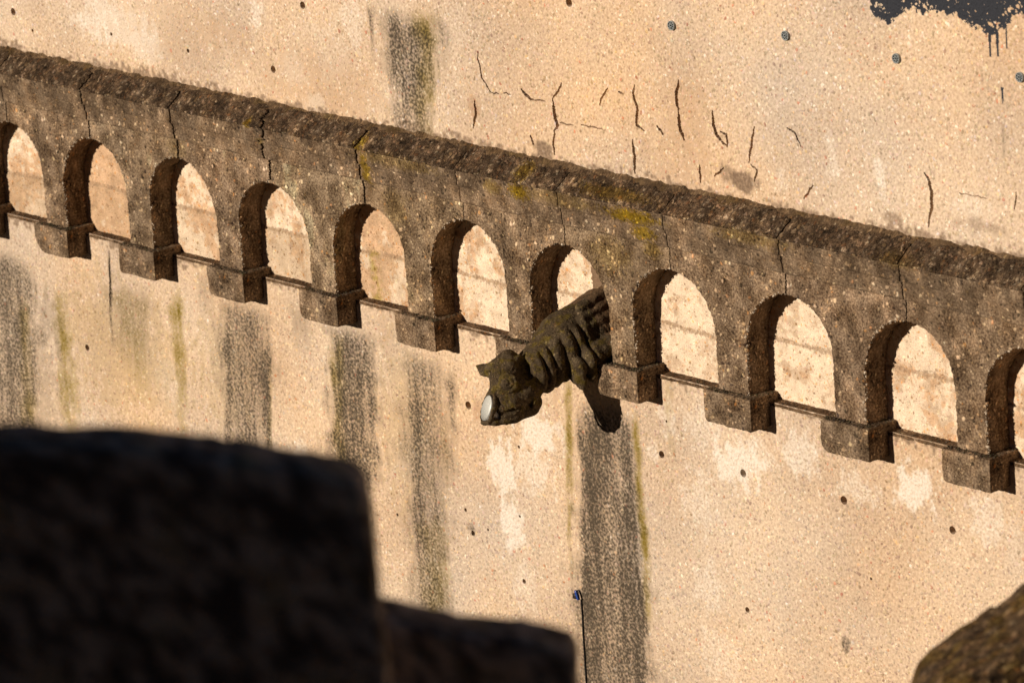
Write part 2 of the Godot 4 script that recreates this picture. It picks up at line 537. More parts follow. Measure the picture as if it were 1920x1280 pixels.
func tri_mat(tile: Array, per_metre: float, tint: Color, relief: float, rough := 0.93) -> StandardMaterial3D:
	var m := StandardMaterial3D.new()
	m.albedo_texture = tile[0]
	m.albedo_color = tint
	m.vertex_color_use_as_albedo = true
	m.roughness = rough
	m.metallic_specular = 0.25
	m.uv1_triplanar = true
	m.uv1_world_triplanar = true
	m.uv1_scale = Vector3.ONE * per_metre
	m.heightmap_enabled = true
	m.heightmap_texture = tile[1]
	m.heightmap_scale = relief
	return m

func plain(col: Color, rough: float, spec := 0.5) -> StandardMaterial3D:
	var m := StandardMaterial3D.new()
	m.albedo_color = col
	m.roughness = rough
	m.metallic_specular = spec
	return m

# ------------------------------------------------------------------ the wall face, with real cracks and drill holes
func relief_at(x: float, y: float, segs: Array, holes: Array) -> float:
	var z := 0.0
	for s in segs:
		var ax: float = s[0]
		var ay: float = s[1]
		var bx: float = s[2] - ax
		var by: float = s[3] - ay
		var t := clampf(((x - ax) * bx + (y - ay) * by) / (bx * bx + by * by), 0.0, 1.0)
		var d := Vector2(x - ax - bx * t, y - ay - by * t).length()
		var w: float = s[4] * (1.0 + 0.7 * n_fine.get_noise_2d(x * 3.0, y * 3.0))
		if d < w * 1.5:
			z = minf(z, -minf(0.05, 0.015 + w * 10.0) * smoothstep(w * 1.15, w * 0.85, d))
	for hh in holes:
		var d: float = Vector2(x - hh[0], y - hh[1]).length() / hh[2]
		if d < 1.3:
			z = minf(z, -0.13 * smoothstep(1.1, 0.92, d))
	return z

func wall_surface(x0: float, x1: float, y0: float, y1: float) -> Surf:
	var s := Surf.new()
	const T := 0.1
	const N := 80
	var marked := {}
	for c in CRACKS:
		# roughen the drawn line into short broken lengths
		var pts := PackedVector2Array()
		for k in range(1, c.size(), 2):
			pts.append(Vector2(c[k], c[k + 1]))
		for k in pts.size() - 1:
			var a := pts[k]
			var b := pts[k + 1]
			var parts := maxi(1, int(a.distance_to(b) / 0.012))
			var last := a
			for j in parts:
				var q := a.lerp(b, (j + 1.0) / parts)
				if j < parts - 1:
					q += Vector2(n_fine.get_noise_2d(q.x * 3.0, q.y * 9.0), n_fine.get_noise_2d(q.x * 9.0 + 50.0, q.y * 3.0)) * 0.007
				var along := (k + (j + 0.5) / parts) / (pts.size() - 1)
				var seg := [last.x, last.y, q.x, q.y, maxf(c[0] * 0.95 * (0.35 + 0.65 * smoothstep(0.0, 0.3, minf(along, 1.0 - along))), 0.0011)]
				for tx in range(int(floor((minf(last.x, q.x) - 0.012) / T)), int(floor((maxf(last.x, q.x) + 0.012) / T)) + 1):
					for ty in range(int(floor((minf(last.y, q.y) - 0.012) / T)), int(floor((maxf(last.y, q.y) + 0.012) / T)) + 1):
						var key := Vector2i(tx, ty)
						if not marked.has(key):
							marked[key] = [[], []]
						marked[key][0].append(seg)
				last = q
	for hh in HOLES:
		for tx in range(int(floor((hh[0] - hh[2] * 1.4) / T)), int(floor((hh[0] + hh[2] * 1.4) / T)) + 1):
			for ty in range(int(floor((hh[1] - hh[2] * 1.4) / T)), int(floor((hh[1] + hh[2] * 1.4) / T)) + 1):
				var key := Vector2i(tx, ty)
				if not marked.has(key):
					marked[key] = [[], []]
				marked[key][1].append(hh)
	var flat := func(xa: float, ya: float, xb: float, yb: float) -> void:
		var b := s.v.size()
		s.v.append_array(PackedVector3Array([Vector3(xa, yb, 0), Vector3(xb, yb, 0), Vector3(xb, ya, 0), Vector3(xa, ya, 0)]))
		s.quad(b, b + 1, b + 2, b + 3)
	for ty in range(int(floor(y0 / T + 0.001)), int(ceil(y1 / T - 0.001))):
		var ya := maxf(y0, ty * T)
		var yb := minf(y1, (ty + 1) * T)
		var run := x0
		for tx in range(int(floor(x0 / T + 0.001)), int(ceil(x1 / T - 0.001))):
			var key := Vector2i(tx, ty)
			if marked.has(key):
				var xa := maxf(x0, tx * T)
				var xb := minf(x1, (tx + 1) * T)
				if xa > run + 1e-5:
					flat.call(run, ya, xa, yb)
				run = xb
				var b := s.v.size()
				for r in N + 1:
					for q in N + 1:
						var x := lerpf(xa, xb, float(q) / N)
						var y := lerpf(yb, ya, float(r) / N)
						s.v.append(Vector3(x, y, relief_at(x, y, marked[key][0], marked[key][1])))
				for r in N:
					for q in N:
						var k := b + r * (N + 1) + q
						s.quad(k, k + 1, k + N + 2, k + N + 1)
		if x1 > run + 1e-5:
			flat.call(run, ya, x1, yb)
	s.uv.resize(s.v.size())
	for k in s.v.size():
		s.uv[k] = Vector2(s.v[k].x, -s.v[k].y)
	return s

# ------------------------------------------------------------------ arcade
func arch_x(i: int) -> float:
	return ARCH_X + i * PITCH + (ARCH_SHIFT[i][0] if ARCH_SHIFT.has(i) else 0.0)

func arch_y(i: int) -> float:
	return SPRING + (ARCH_SHIFT[i][1] if ARCH_SHIFT.has(i) else 0.0)

func ragged(p: Vector3, much: float) -> float:
	return much * (n_fine.get_noise_3dv(p * 6.0) + 0.7 * n_fine.get_noise_3dv(p * 16.0))

# weathering of the arcade's cast stone, by place: soot grey, bare tan, moss
func stone_color(p: Vector3, dirt: float) -> Color:
	var a := n_mid.get_noise_3dv(p * Vector3(1.0, 0.45, 1.0)) * 0.5 + 0.5
	var b := n_fine.get_noise_3dv(p * Vector3(1.2, 0.8, 1.2)) * 0.5 + 0.5
	var c := n_wide.get_noise_3dv(p) * 0.5 + 0.5
	var e := n_fine.get_noise_3dv(p * 2.3 + Vector3(5, 5, 5)) * 0.5 + 0.5
	var col := mix_c(Color(0.88, 0.76, 0.625), Color(0.62, 0.54, 0.45), smoothstep(0.36, 0.66, a * 0.45 + c * 0.4 + b * 0.25))
	col = mix_c(col, Color(1.15, 0.93, 0.71), 0.75 * smoothstep(0.55, 0.73, b * 0.35 + (1.0 - a) * 0.35 + (1.0 - c) * 0.15 + e * 0.2))
	col = mix_c(col, Color(0.33, 0.29, 0.245), dirt * smoothstep(0.36, 0.6, a * 0.35 + b * 0.4 + e * 0.25))
	return mix_c(col, Color(1.2, 1.02, 0.8), 0.6 * smoothstep(0.74, 0.9, e))

const MOSS := [[-0.667, 0.70, 0.035, 0.03, 0.9], [-0.645, 0.60, 0.03, 0.07, 0.9], [0.285, 0.72, 0.05, 0.03, 0.7], [0.285, 0.645, 0.06, 0.035, 1.0], [0.13, 0.64, 0.05, 0.03, 0.5], [0.80, 0.71, 0.2, 0.02, 0.6], [0.92, 0.645, 0.14, 0.03, 1.0], [0.97, 0.585, 0.07, 0.03, 0.9], [0.99, 0.52, 0.05, 0.04, 0.5], [-1.37, 0.69, 0.02, 0.02, 0.9], [-1.3, 0.62, 0.02, 0.015, 0.6], [0.5, 0.65, 0.25, 0.03, 0.3], [-0.45, 0.66, 0.25, 0.03, 0.3], [0.75, 0.46, 0.12, 0.08, 0.3], [1.55, 0.66, 0.2, 0.03, 0.35], [-0.5, 0.45, 0.08, 0.08, 0.25], [2.3, 0.69, 0.1, 0.03, 0.3], [-1.9, 0.5, 0.08, 0.05, 0.2]]

func with_moss(col: Color, p: Vector3) -> Color:
	for m in MOSS:
		var d := Vector2((p.x - m[0]) / m[2], (p.y - m[1]) / m[3]).length()
		if d < 2.0:
			d += 0.9 * n_fine.get_noise_3dv(p * 5.0)
			col = mix_c(col, Color(0.66, 0.52, 0.05), m[4] * smoothstep(1.15, 0.6, d))
	return col

func joint_shift(i: int, y: float) -> float:
	var wild := 0.012 if i == 2 else (0.007 if i == 0 or i == 1 or i == 3 else 0.004)
	return wild * n_fine.get_noise_2d(i * 31.7, y * 9.0) + wild * 0.8 * signf(sin(y * 37.0 + i)) * (1.0 if i == 2 else 0.25)

func joint_gap(i: int) -> float:
	return [0.011, 0.012, 0.014, 0.011, 0.005, 0.005, 0.005, 0.007, 0.006, 0.007][posmod(i, 10)]

func outline(i: int, th: float) -> Vector3:   # on the front face; th 0 is the right springing, PI the left
	var own := RADIUS + 0.007 * sin(i * 4.7 + th * 1.5)
	var p := Vector3(arch_x(i) + own * cos(th) if absf(cos(th)) < 0.98 else arch_x(i) + RADIUS * cos(th), arch_y(i) + own * sin(th), PIER_Z)
	var push := ragged(p, 0.006) + 0.004 * maxf(0.0, n_mid.get_noise_3dv(p * 2.5))
	return p + Vector3(cos(th), sin(th), 0) * push

func arch_block(i: int, parent: Node3D) -> void:   # the pier between arch i - 1 and arch i, with half an arch on either side
	const NA := 34
	const NP := 16
	const NU := 26
	const NL := 26
	var s := Surf.new()
	rng.seed = 510 + i
	var tone := rng.randf_range(0.86, 1.16) * (1.12 if i < 4 else 1.0)   # each cast block has its own mix
	var tint := Color(tone, tone * rng.randf_range(0.98, 1.02), tone * rng.randf_range(0.95, 1.03))
	var bottom := PackedVector3Array()
	for k in NA:
		bottom.append(outline(i - 1, PI / 2 * (1.0 - float(k) / NA)))
	var jl := arch_x(i - 1) + RADIUS
	var jr := arch_x(i) - RADIUS
	var sl := arch_y(i - 1)
	var sr := arch_y(i)
	var jamb := func(x: float, y: float, side: float) -> Vector3:
		var p := Vector3(x, y, PIER_Z)
		return p + Vector3(side * (ragged(p, 0.006) + 0.004 * maxf(0.0, n_mid.get_noise_3dv(p * 2.5))), 0, 0)
	var pl: Vector3 = jamb.call(jl, sl, 1.0)
	var pr: Vector3 = jamb.call(jr, sr, -1.0)
	for k in NP + 1:
		bottom.append(pl.lerp(pr, float(k) / NP))
	for k in NA:
		bottom.append(outline(i, PI - PI / 2 * float(k + 1) / NA))
	var cols := bottom.size()
	var bump := func(p: Vector3) -> Vector3:
		return p + Vector3(0, 0, 0.0028 * n_mid.get_noise_3dv(p * 1.5) + 0.0016 * n_fine.get_noise_3dv(p * 3.0))
	var pts := PackedVector3Array()
	var cc := PackedColorArray()
	var gl := joint_gap(i - 1) * 0.5
	var gr := joint_gap(i) * 0.5
	for r in NU + 1:
		var t := 1.0 - float(r) / NU
		for q in cols:
			var b := bottom[q]
			var y := lerpf(b.y, BLOCK_TOP, t)
			var x := b.x
			if q == 0:
				x = arch_x(i - 1) + gl + joint_shift(i - 1, y)
			elif q == cols - 1:
				x = arch_x(i) - gr + joint_shift(i, y)
			else:   # the columns next to a joint follow it
				var fl := maxf(0.0, 1.0 - q / 6.0)
				var fr := maxf(0.0, 1.0 - (cols - 1 - q) / 6.0)
				x += fl * (gl + joint_shift(i - 1, y)) + fr * (joint_shift(i, y) - gr)
			var p := Vector3(x, y, PIER_Z)
			pts.append(bump.call(p))
			cc.append(with_moss(stone_color(p, 0.3) * tint, p))
	add_grid(s, pts, cols, cc)
	# the pier below the springing
	pts = PackedVector3Array()
	cc = PackedColorArray()
	for r in NL + 1:
		var t := float(r) / NL
		var a: Vector3 = jamb.call(jl, lerpf(sl, CORBEL_TOP - 0.006, t), 1.0)
		var b: Vector3 = jamb.call(jr, lerpf(sr, CORBEL_TOP - 0.006, t), -1.0)
		for q in NP + 1:
			var p := a.lerp(b, float(q) / NP)
			pts.append(bump.call(p))
			cc.append(stone_color(p, 0.3) * tint)
	add_grid(s, pts, NP + 1, cc)
	# reveals, from the ragged front edge back to the plaster
	for side in 2:
		var line := PackedVector3Array()
		if side == 0:   # the right-hand half of arch i - 1: its reveal looks left and down
			for k in NA:
				line.append(bottom[k])
			for r in NL + 1:
				line.append(jamb.call(jl, lerpf(sl, CORBEL_TOP - 0.006, float(r) / NL), 1.0))
		else:
			for r in NL + 1:
				line.append(jamb.call(jr, lerpf(CORBEL_TOP - 0.006, sr, float(r) / NL), -1.0))
			for k in range(cols - NA, cols):
				line.append(bottom[k])
		pts = PackedVector3Array()
		cc = PackedColorArray()
		const ND := 12
		for k in line.size():
			for dd in ND + 1:
				var t := float(dd) / ND
				var p := line[k]
				# smooth shape behind the broken edge
				var ax := arch_x(i - 1) if side == 0 else arch_x(i)
				var ay := sl if side == 0 else sr
				var out := Vector3(p.x - ax, maxf(0.0, p.y - ay), 0)
				var true_r := out.length()
				var away := out.normalized()
				if p.y < ay:
					away = Vector3(signf(p.x - ax), 0, 0)
					true_r = absf(p.x - ax)
				p += away * (RADIUS - true_r) * smoothstep(0.0, 0.25, t)
				p.z = lerpf(line[k].z, BACK_Z - 0.012, t)
				p += away * (0.006 * n_mid.get_noise_3dv(p * Vector3(1.0, 0.6, 2.0)) + 0.003 * n_fine.get_noise_3dv(p * 2.0)) * smoothstep(0.0, 0.2, t)
				if dd == 0:
					p = bump.call(p)
				pts.append(p)
				cc.append(stone_color(p * 1.3, 0.3) * tint)
		var bb := s.v.size()
		s.v.append_array(pts)
		s.c.append_array(cc)
		for r in line.size() - 1:
			for q in ND:
				var k := bb + r * (ND + 1) + q
				s.quad(k, k + ND + 1, k + ND + 2, k + 1)
	# joint faces
	for side in 2:
		var b := s.v.size()
		for r in NU + 1:
			var f := pts_front(s, r, 0 if side == 0 else cols - 1, cols)
			s.v.append(f)
			s.v.append(Vector3(f.x, f.y, -0.05))
			var own := stone_color(f, 0.3)
			s.c.append(own)
			s.c.append(own)
		for r in NU:
			var k := b + r * 2
			if side == 0:
				s.quad(k + 1, k, k + 2, k + 3)
			else:
				s.quad(k, k + 1, k + 3, k + 2)
	var o := part("arch_block", s, M.stone, parent)
	edge_chips(i, o)

func pts_front(s: Surf, r: int, q: int, cols: int) -> Vector3:
	return s.v[r * cols + q]

# bits of aggregate that stick out of the broken edges of an arch
func edge_chips(i: int, parent: Node3D) -> void:
	var s := Surf.new()
	rng.seed = 900 + i
	var count := 210
	for k in count:
		var p: Vector3
		var away: Vector3
		if rng.randf() < 0.5:
			var th := rng.randf_range(PI / 2, PI)
			p = outline(i, th)
			away = Vector3(-cos(th), -sin(th), 0)
		elif rng.randf() < 0.75:
			p = Vector3(arch_x(i) - RADIUS, rng.randf_range(CORBEL_TOP, SPRING), PIER_Z)
			p.x -= ragged(p, 0.006) + 0.004 * maxf(0.0, n_mid.get_noise_3dv(p * 2.5))
			away = Vector3(1, 0, 0)
		else:
			var th := rng.randf_range(0.1, PI / 2)
			p = outline(i - 1, th)
			away = Vector3(-cos(th), -sin(th), 0)
		var dense := n_mid.get_noise_3dv(p * 2.0) * 0.5 + 0.5
		if rng.randf() > dense * 1.5:
			continue
		var size := rng.randf_range(0.0025, 0.0065) if rng.randf() < 0.85 else rng.randf_range(0.006, 0.011)
		p += away * rng.randf_range(-0.006, 0.003) + Vector3(0, 0, rng.randf_range(-0.010, 0.0))
		var tone := [Color(0.42, 0.34, 0.25), Color(0.66, 0.55, 0.42), Color(0.45, 0.28, 0.15), Color(0.26, 0.21, 0.16), Color(0.52, 0.42, 0.31)][rng.randi() % 5] as Color
		chip(s, p, size, tone)
	var o := part("edge_aggregate", s, M.chip, parent)
	o.set_meta("kind", "stuff")

func chip(s: Surf, p: Vector3, size: float, tone: Color) -> void:
	var turn := Basis(Vector3(rng.randf_range(-1, 1), rng.randf_range(-1, 1), rng.randf_range(-1, 1)).normalized(), rng.randf() * TAU)
	var b := s.v.size()
	var lo := [Vector3(1, 0, 0), Vector3(-1, 0, 0), Vector3(0, 1, 0), Vector3(0, -1, 0), Vector3(0, 0, 1), Vector3(0, 0, -1)]
	for d in lo:
		s.v.append(p + turn * (d * size * rng.randf_range(0.6, 1.3) * Vector3(1.0, 0.75, 0.6)))
		s.c.append(tone)
	for f in [[0, 2, 4], [2, 1, 4], [1, 3, 4], [3, 0, 4], [2, 0, 5], [1, 2, 5], [3, 1, 5], [0, 3, 5]]:
		s.idx.append_array(PackedInt32Array([b + f[0], b + f[2], b + f[1]]))

# a moulded course: the profile (z, y), listed from its top to its bottom, run from one joint to the next
func course_stone(i: int, called: String, profile: PackedVector2Array, rough: float, dirt: float, parent: Node3D, cols: int) -> void:
	var line := PackedVector2Array()
	for k in profile.size() - 1:
		var n := maxi(1, int(profile[k].distance_to(profile[k + 1]) / 0.0055))
		for j in n:
			line.append(profile[k].lerp(profile[k + 1], float(j) / n))
	line.append(profile[profile.size() - 1])
	var s := Surf.new()
	var pts := PackedVector3Array()
	var cc := PackedColorArray()
	var gl := joint_gap(i - 1) * 0.5
	var gr := joint_gap(i) * 0.5
	for r in line.size():
		for q in cols + 1:
			var t := float(q) / cols
			var y := line[r].y
			var xa := arch_x(i - 1) + gl + joint_shift(i - 1, y) * 1.4
			var xb := arch_x(i) - gr + joint_shift(i, y) * 1.4
			var p := Vector3(lerpf(xa, xb, t), y, line[r].x)
			var amp := rough * (0.9 * n_fine.get_noise_3dv(p * 0.6) + 0.5 * n_fine.get_noise_3dv(p * 1.1) + 0.9 * n_mid.get_noise_3dv(p))
			var edge := minf(t, 1.0 - t) * (xb - xa)
			amp -= 0.006 * smoothstep(0.010, 0.0, edge)
			cc.append(with_moss(stone_color(p, dirt), p))
			pts.append(p + (Vector3(0, 0.85, 0.53) if y > COPING_LOW + 0.003 else Vector3(0, 0, 1)) * amp)
	add_grid(s, pts, cols + 1, cc)
	for side in 2:   # ends
		var b := s.v.size()
		for r in line.size():
			var f := pts[r * (cols + 1) + (0 if side == 0 else cols)]
			s.v.append(f)
			s.v.append(Vector3(f.x, f.y - 0.005, minf(f.z, 0.0) - 0.02))
			var own := cc[r * (cols + 1) + (0 if side == 0 else cols)]
			s.c.append(own)
			s.c.append(own)
		for r in line.size() - 1:
			var k := b + r * 2
			if side == 0:
				s.quad(k + 1, k, k + 2, k + 3)
			else:
				s.quad(k, k + 1, k + 3, k + 2)
	part(called, s, M.rough_stone if dirt > 0.9 else M.stone, parent)

# a block with rounded, chipped edges: half sizes h, edge radius r; `bend` moves each point afterwards
func worn_block(h: Vector3, r: float, cell: float, wear: float, noise_at: Vector3, paint: Callable, bend: Callable) -> Surf:
	var s := Surf.new()
	var faces := [[Vector3(1, 0, 0), Vector3(0, 1, 0), Vector3(0, 0, 1)], [Vector3(-1, 0, 0), Vector3(0, 1, 0), Vector3(0, 0, -1)], [Vector3(0, 0, -1), Vector3(0, 1, 0), Vector3(1, 0, 0)], [Vector3(0, 0, 1), Vector3(0, 1, 0), Vector3(-1, 0, 0)], [Vector3(1, 0, 0), Vector3(0, 0, -1), Vector3(0, 1, 0)], [Vector3(1, 0, 0), Vector3(0, 0, 1), Vector3(0, -1, 0)]]
	for f in faces:
		var u: Vector3 = f[0]
		var up: Vector3 = f[1]
		var nn: Vector3 = f[2]
		var nu := maxi(4, int(2.0 * absf(u.dot(h)) / cell))
		var nv := maxi(4, int(2.0 * absf(up.dot(h)) / cell))
		var pts := PackedVector3Array()
		var cc := PackedColorArray()
		for a in nv + 1:
			for b in nu + 1:
				var p := u * (float(b) / nu * 2.0 - 1.0) + up * (1.0 - float(a) / nv * 2.0) + nn
				p *= h
				var inner := p.clamp(-h + Vector3.ONE * r, h - Vector3.ONE * r)
				var dir := (p - inner).normalized()
				var q := inner + dir * r
				var at := q + noise_at
				q += dir * wear * (n_mid.get_noise_3dv(at * 1.2) + 0.5 * n_fine.get_noise_3dv(at * 2.0) + 0.25 * n_fine.get_noise_3dv(at * 5.0))
				pts.append(bend.call(q))
				cc.append(paint.call(at, dir))
		add_grid(s, pts, nu + 1, cc)
	return s

func corbel(i: int, parent: Node3D) -> void:
	var x0 := arch_x(i - 1) + RADIUS - 0.045
	var x1 := arch_x(i) - RADIUS + 0.043
	var h := Vector3((x1 - x0) / 2, (CORBEL_TOP - CORBEL_LOW) / 2, 0.0835)
	var at := Vector3((x0 + x1) / 2, (CORBEL_TOP + CORBEL_LOW) / 2, 0.0215)
	rng.seed = 70 + i
	var big := rng.randf_range(0.018, 0.05)
	if i == 0:
		big = 0.08
	if i == 5:
		big = 0.02
	var bend := func(q: Vector3) -> Vector3:   # the lower left corner has weathered round, the underside slopes back
		var px := -h.x + big
		var py := -h.y + big
		if q.x < px and q.y < py:
			var d := Vector2(q.x - px, q.y - py)
			var far := d.length()
			if far > big:
				d *= big / far
				q.x = px + d.x
				q.y = py + d.y
		return q + at
	var s := worn_block(h, 0.007, 0.009, 0.0045, at + Vector3(i * 0.37, 0, 0), func(p: Vector3, _d: Vector3) -> Color: return stone_color(p, 0.3), bend)
	part("corbel", s, M.stone, parent)

# soil, dead moss and grit that have settled on the ledges
func ledge_debris(i: int, parent: Node3D) -> void:
	var s := Surf.new()
	rng.seed = 1300 + i
	var x0 := arch_x(i - 1) + RADIUS - 0.04
	var x1 := arch_x(i) - RADIUS + 0.04
	for k in 190:
		var p: Vector3
		if rng.randf() < 0.45:      # in front of the pier foot
			p = Vector3(rng.randf_range(x0, x1), CORBEL_TOP, PIER_Z + 0.003 + 0.034 * pow(rng.randf(), 1.6))
		elif rng.randf() < 0.5:     # beside it
			p = Vector3(x1 - 0.038 * (1.0 - pow(rng.randf(), 1.6)), CORBEL_TOP, rng.randf_range(BACK_Z, 0.09))
		else:                       # at the back of the sill
			p = Vector3(rng.randf_range(arch_x(i) - RADIUS, arch_x(i) + RADIUS), 0.0, rng.randf_range(BACK_Z, -0.004))
		var size := rng.randf_range(0.0025, 0.0065)
		chip(s, p, size, [Color(0.045, 0.035, 0.026), Color(0.07, 0.055, 0.035), Color(0.06, 0.055, 0.025), Color(0.11, 0.085, 0.06)][rng.randi() % 4])
	var o := part("ledge_debris", s, M.chip, parent)
	o.set_meta("kind", "stuff")

func sill(i: int, parent: Node3D) -> void:   # the narrow ledge at the foot of a recess
	var xa := arch_x(i) - RADIUS - 0.01
	var xb := arch_x(i) + RADIUS + 0.01
	var prof := [Vector2(BACK_Z - 0.006, 0.004), Vector2(-0.045, 0.001), Vector2(-0.03, 0.0), Vector2(-0.015, -0.001), Vector2(-0.006, -0.002), Vector2(0.0, -0.004), Vector2(0.0025, -0.008), Vector2(0.002, -0.014), Vector2(-0.004, -0.02)]
	var s := Surf.new()
	var pts := PackedVector3Array()
	var cc := PackedColorArray()
	for r in prof.size():
		for q in 61:
			var p := Vector3(lerpf(xa, xb, q / 60.0), prof[r].y, prof[r].x)
			var j := n_fine.get_noise_3dv(p * 1.2)
			p += Vector3(0, 0.002 * j, 0.004 * n_mid.get_noise_3dv(p * 2.0) if r > 3 else 0.0)
			pts.append(p)
			cc.append(mix_c(Color(0.50, 0.39, 0.285), Color(0.40, 0.315, 0.235), j + 0.5))
	add_grid(s, pts, 61, cc)
	part("sill", s, M.stone, parent)

func arch_panel(i: int, parent: Node3D) -> void:   # plaster at the back of a recess, in two lifts with a cracked seam
	const N := 120
	var xa := arch_x(i) - RADIUS - 0.03
	var xb := arch_x(i) + RADIUS + 0.03
	var ya := -0.012
	var yb := SPRING + RADIUS + 0.04
	rng.seed = 300 + i
	var seam := rng.randf_range(0.17, 0.24)
	var slant := rng.randf_range(-0.06, 0.04)
	var white := rng.randf_range(-0.18, 0.25)
	var drab: float = {-1: 0.45, 0: 0.35, 1: 0.2, 2: 0.5, 3: 0.3}.get(i, 0.0)
	if i >= 6 and i <= 7:
		white = 0.34
	var s := Surf.new()
	var pts := PackedVector3Array()
	var cc := PackedColorArray()
	for r in N + 1:
		for q in N + 1:
			var p := Vector3(lerpf(xa, xb, float(q) / N), lerpf(yb, ya, float(r) / N), BACK_Z)
			var o := p + Vector3(i * 1.7, 0, 0)
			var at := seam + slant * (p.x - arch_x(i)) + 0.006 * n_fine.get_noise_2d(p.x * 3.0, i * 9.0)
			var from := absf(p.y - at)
			var z := BACK_Z + 0.004 * n_mid.get_noise_3dv(o) + 0.002 * n_fine.get_noise_3dv(o * 2.0)
			z += 0.005 * smoothstep(0.004, -0.004, p.y - at) - 0.013 * smoothstep(0.0055, 0.0, from) * smoothstep(-0.35, 0.2, n_fine.get_noise_2d(p.x * 3.0, i * 5.0))
			var a := n_mid.get_noise_3dv(o * Vector3(0.8, 0.7, 1.0)) * 0.5 + 0.5
			var b := n_fine.get_noise_3dv(o * 0.8) * 0.5 + 0.5
			var col := mix_c(Color(0.80, 0.61, 0.445), Color(1.0, 0.92, 0.80), smoothstep(0.50, 0.58, a * 0.6 + b * 0.4 + white * 0.7 - 0.05))
			col = mix_c(col, Color(0.58, 0.45, 0.33), 0.55 * smoothstep(0.58, 0.68, (1.0 - a) * 0.6 + b * 0.5))
			# a ragged darker band along the seam; the lower lift is drabber
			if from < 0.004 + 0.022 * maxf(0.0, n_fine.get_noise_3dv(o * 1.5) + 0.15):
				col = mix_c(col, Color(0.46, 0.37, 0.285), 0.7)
			if p.y < at:
				col = mix_c(col, Color(0.50, 0.40, 0.29), drab * smoothstep(0.2, 0.6, b + 0.2))
			if i == 3:
				col = mix_c(col, Color(0.46, 0.38, 0.10), 0.8 * smoothstep(0.05, 0.02, absf(p.x - arch_x(3) + 0.10) + 0.03 * (b - 0.5)) * smoothstep(0.24, 0.18, p.y) * smoothstep(0.35, 0.6, a * 0.5 + b * 0.5))
			if i == 5 and p.x > 0.515 + 0.02 * (b - 0.5) + 0.008 * n_fine.get_noise_2d(p.y * 9.0, 2.0):   # a smear of bare mortar
				col = Color(0.30, 0.225, 0.165)
				z += 0.005
			if i == 3:
				var hole := Vector2((p.x - 0.0 - arch_x(3) - 0.115) / 0.018, (p.y - 0.31 - (p.x - arch_x(3) - 0.115) * 0.9) / 0.016).length()
				if hole < 1.0:
					z -= 0.05
			pts.append(Vector3(p.x, p.y, z))
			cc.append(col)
	add_grid(s, pts, N + 1, cc)
	part("arch_panel", s, M.plaster, parent)

func fillet(parent: Node3D) -> void:   # mortar that closes the coping against the wall
	var s := Surf.new()
	var xa := arch_x(FIRST - 1)
	var xb := arch_x(LAST)
	var n := int((xb - xa) / 0.012)
	var pts := PackedVector3Array()
	var cc := PackedColorArray()
	for r in 9:
		var t := r / 8.0
		for q in n + 1:
			var x := lerpf(xa, xb, float(q) / n)
			var top := 0.772 + 0.012 * n_mid.get_noise_2d(x * 0.9, 3.0) + 0.006 * n_fine.get_noise_2d(x * 0.6, 8.0)
			var p := Vector3(x, lerpf(top, COPING_TOP - 0.012, t), lerpf(-0.003, 0.026, pow(t, 1.4)))
			var j := n_fine.get_noise_3dv(p * 0.9)
			p += Vector3(0, 0.5, 0.85) * 0.003 * j
			pts.append(p)
			cc.append(mix_c(mix_c(Color(0.52, 0.41, 0.29), Color(0.27, 0.22, 0.165), j + 0.45 + 0.5 * n_wide.get_noise_2d(x, 2.0)), Color(0.34, 0.27, 0.12), 0.5 * smoothstep(0.1, 0.5, n_mid.get_noise_2d(x * 0.8, 20.0))))
	add_grid(s, pts, n + 1, cc)
	part("mortar_fillet", s, M.stone, parent)

# ------------------------------------------------------------------ gargoyle
var bones := []
func bone(a: Vector3, b: Vector3, ra: float, rb: float, k := 0.02, carve := false) -> void:
	var ab := b - a
	bones.append([a, ab, 1.0 / maxf(ab.length_squared(), 1e-9), ra, rb - ra, k, carve])

const SPINE := [Vector3(0.555, 0.150, -0.09), Vector3(0.532, 0.085, 0.11), Vector3(0.514, 0.010, 0.265), Vector3(0.485, -0.015, 0.345)]

func carved(p: Vector3, some: Array) -> float:
	var d := 1.0
	for b in some:
		var pa: Vector3 = p - b[0]
		var t := clampf(pa.dot(b[1]) * b[2], 0.0, 1.0)
		var e: float = (pa - b[1] * t).length() - b[3] - b[4] * t
		var k: float = b[5]
		if b[6]:
			if -e > d - k:
				var hh := clampf(0.5 - 0.5 * (d + e) / k, 0.0, 1.0)
				d = lerpf(d, -e, hh) + k * hh * (1.0 - hh)
		elif e < d + k:
			var hh := clampf(0.5 + 0.5 * (d - e) / k, 0.0, 1.0)
			d = lerpf(d, e, hh) - k * hh * (1.0 - hh)
	return d

# folds of hide round the trunk: rounded rolls with sharp creases between them, flat along the spine
func folds(p: Vector3) -> float:
	var a := Vector3(0.54, 0.085, 0.10)
	var b := Vector3(0.495, 0.0, 0.30)
	var ab := b - a
	var t := (p - a).dot(ab) / ab.length_squared()
	var c := a + ab * t
	var away := (p - c).normalized()
	var spine := smoothstep(0.92, 0.55, away.dot(Vector3(-0.1, 0.9, 0.42).normalized()))
	t += 0.16 * away.y + 0.03 * sin(t * 9.0)
	var on := smoothstep(-0.25, 0.0, t) * smoothstep(1.05, 0.92, t) * spine
	if on <= 0.0:
		return 0.0
	return on * 0.022 * (pow(absf(sin(t * PI * 4.6 + 0.4)), 0.5) - 0.62)

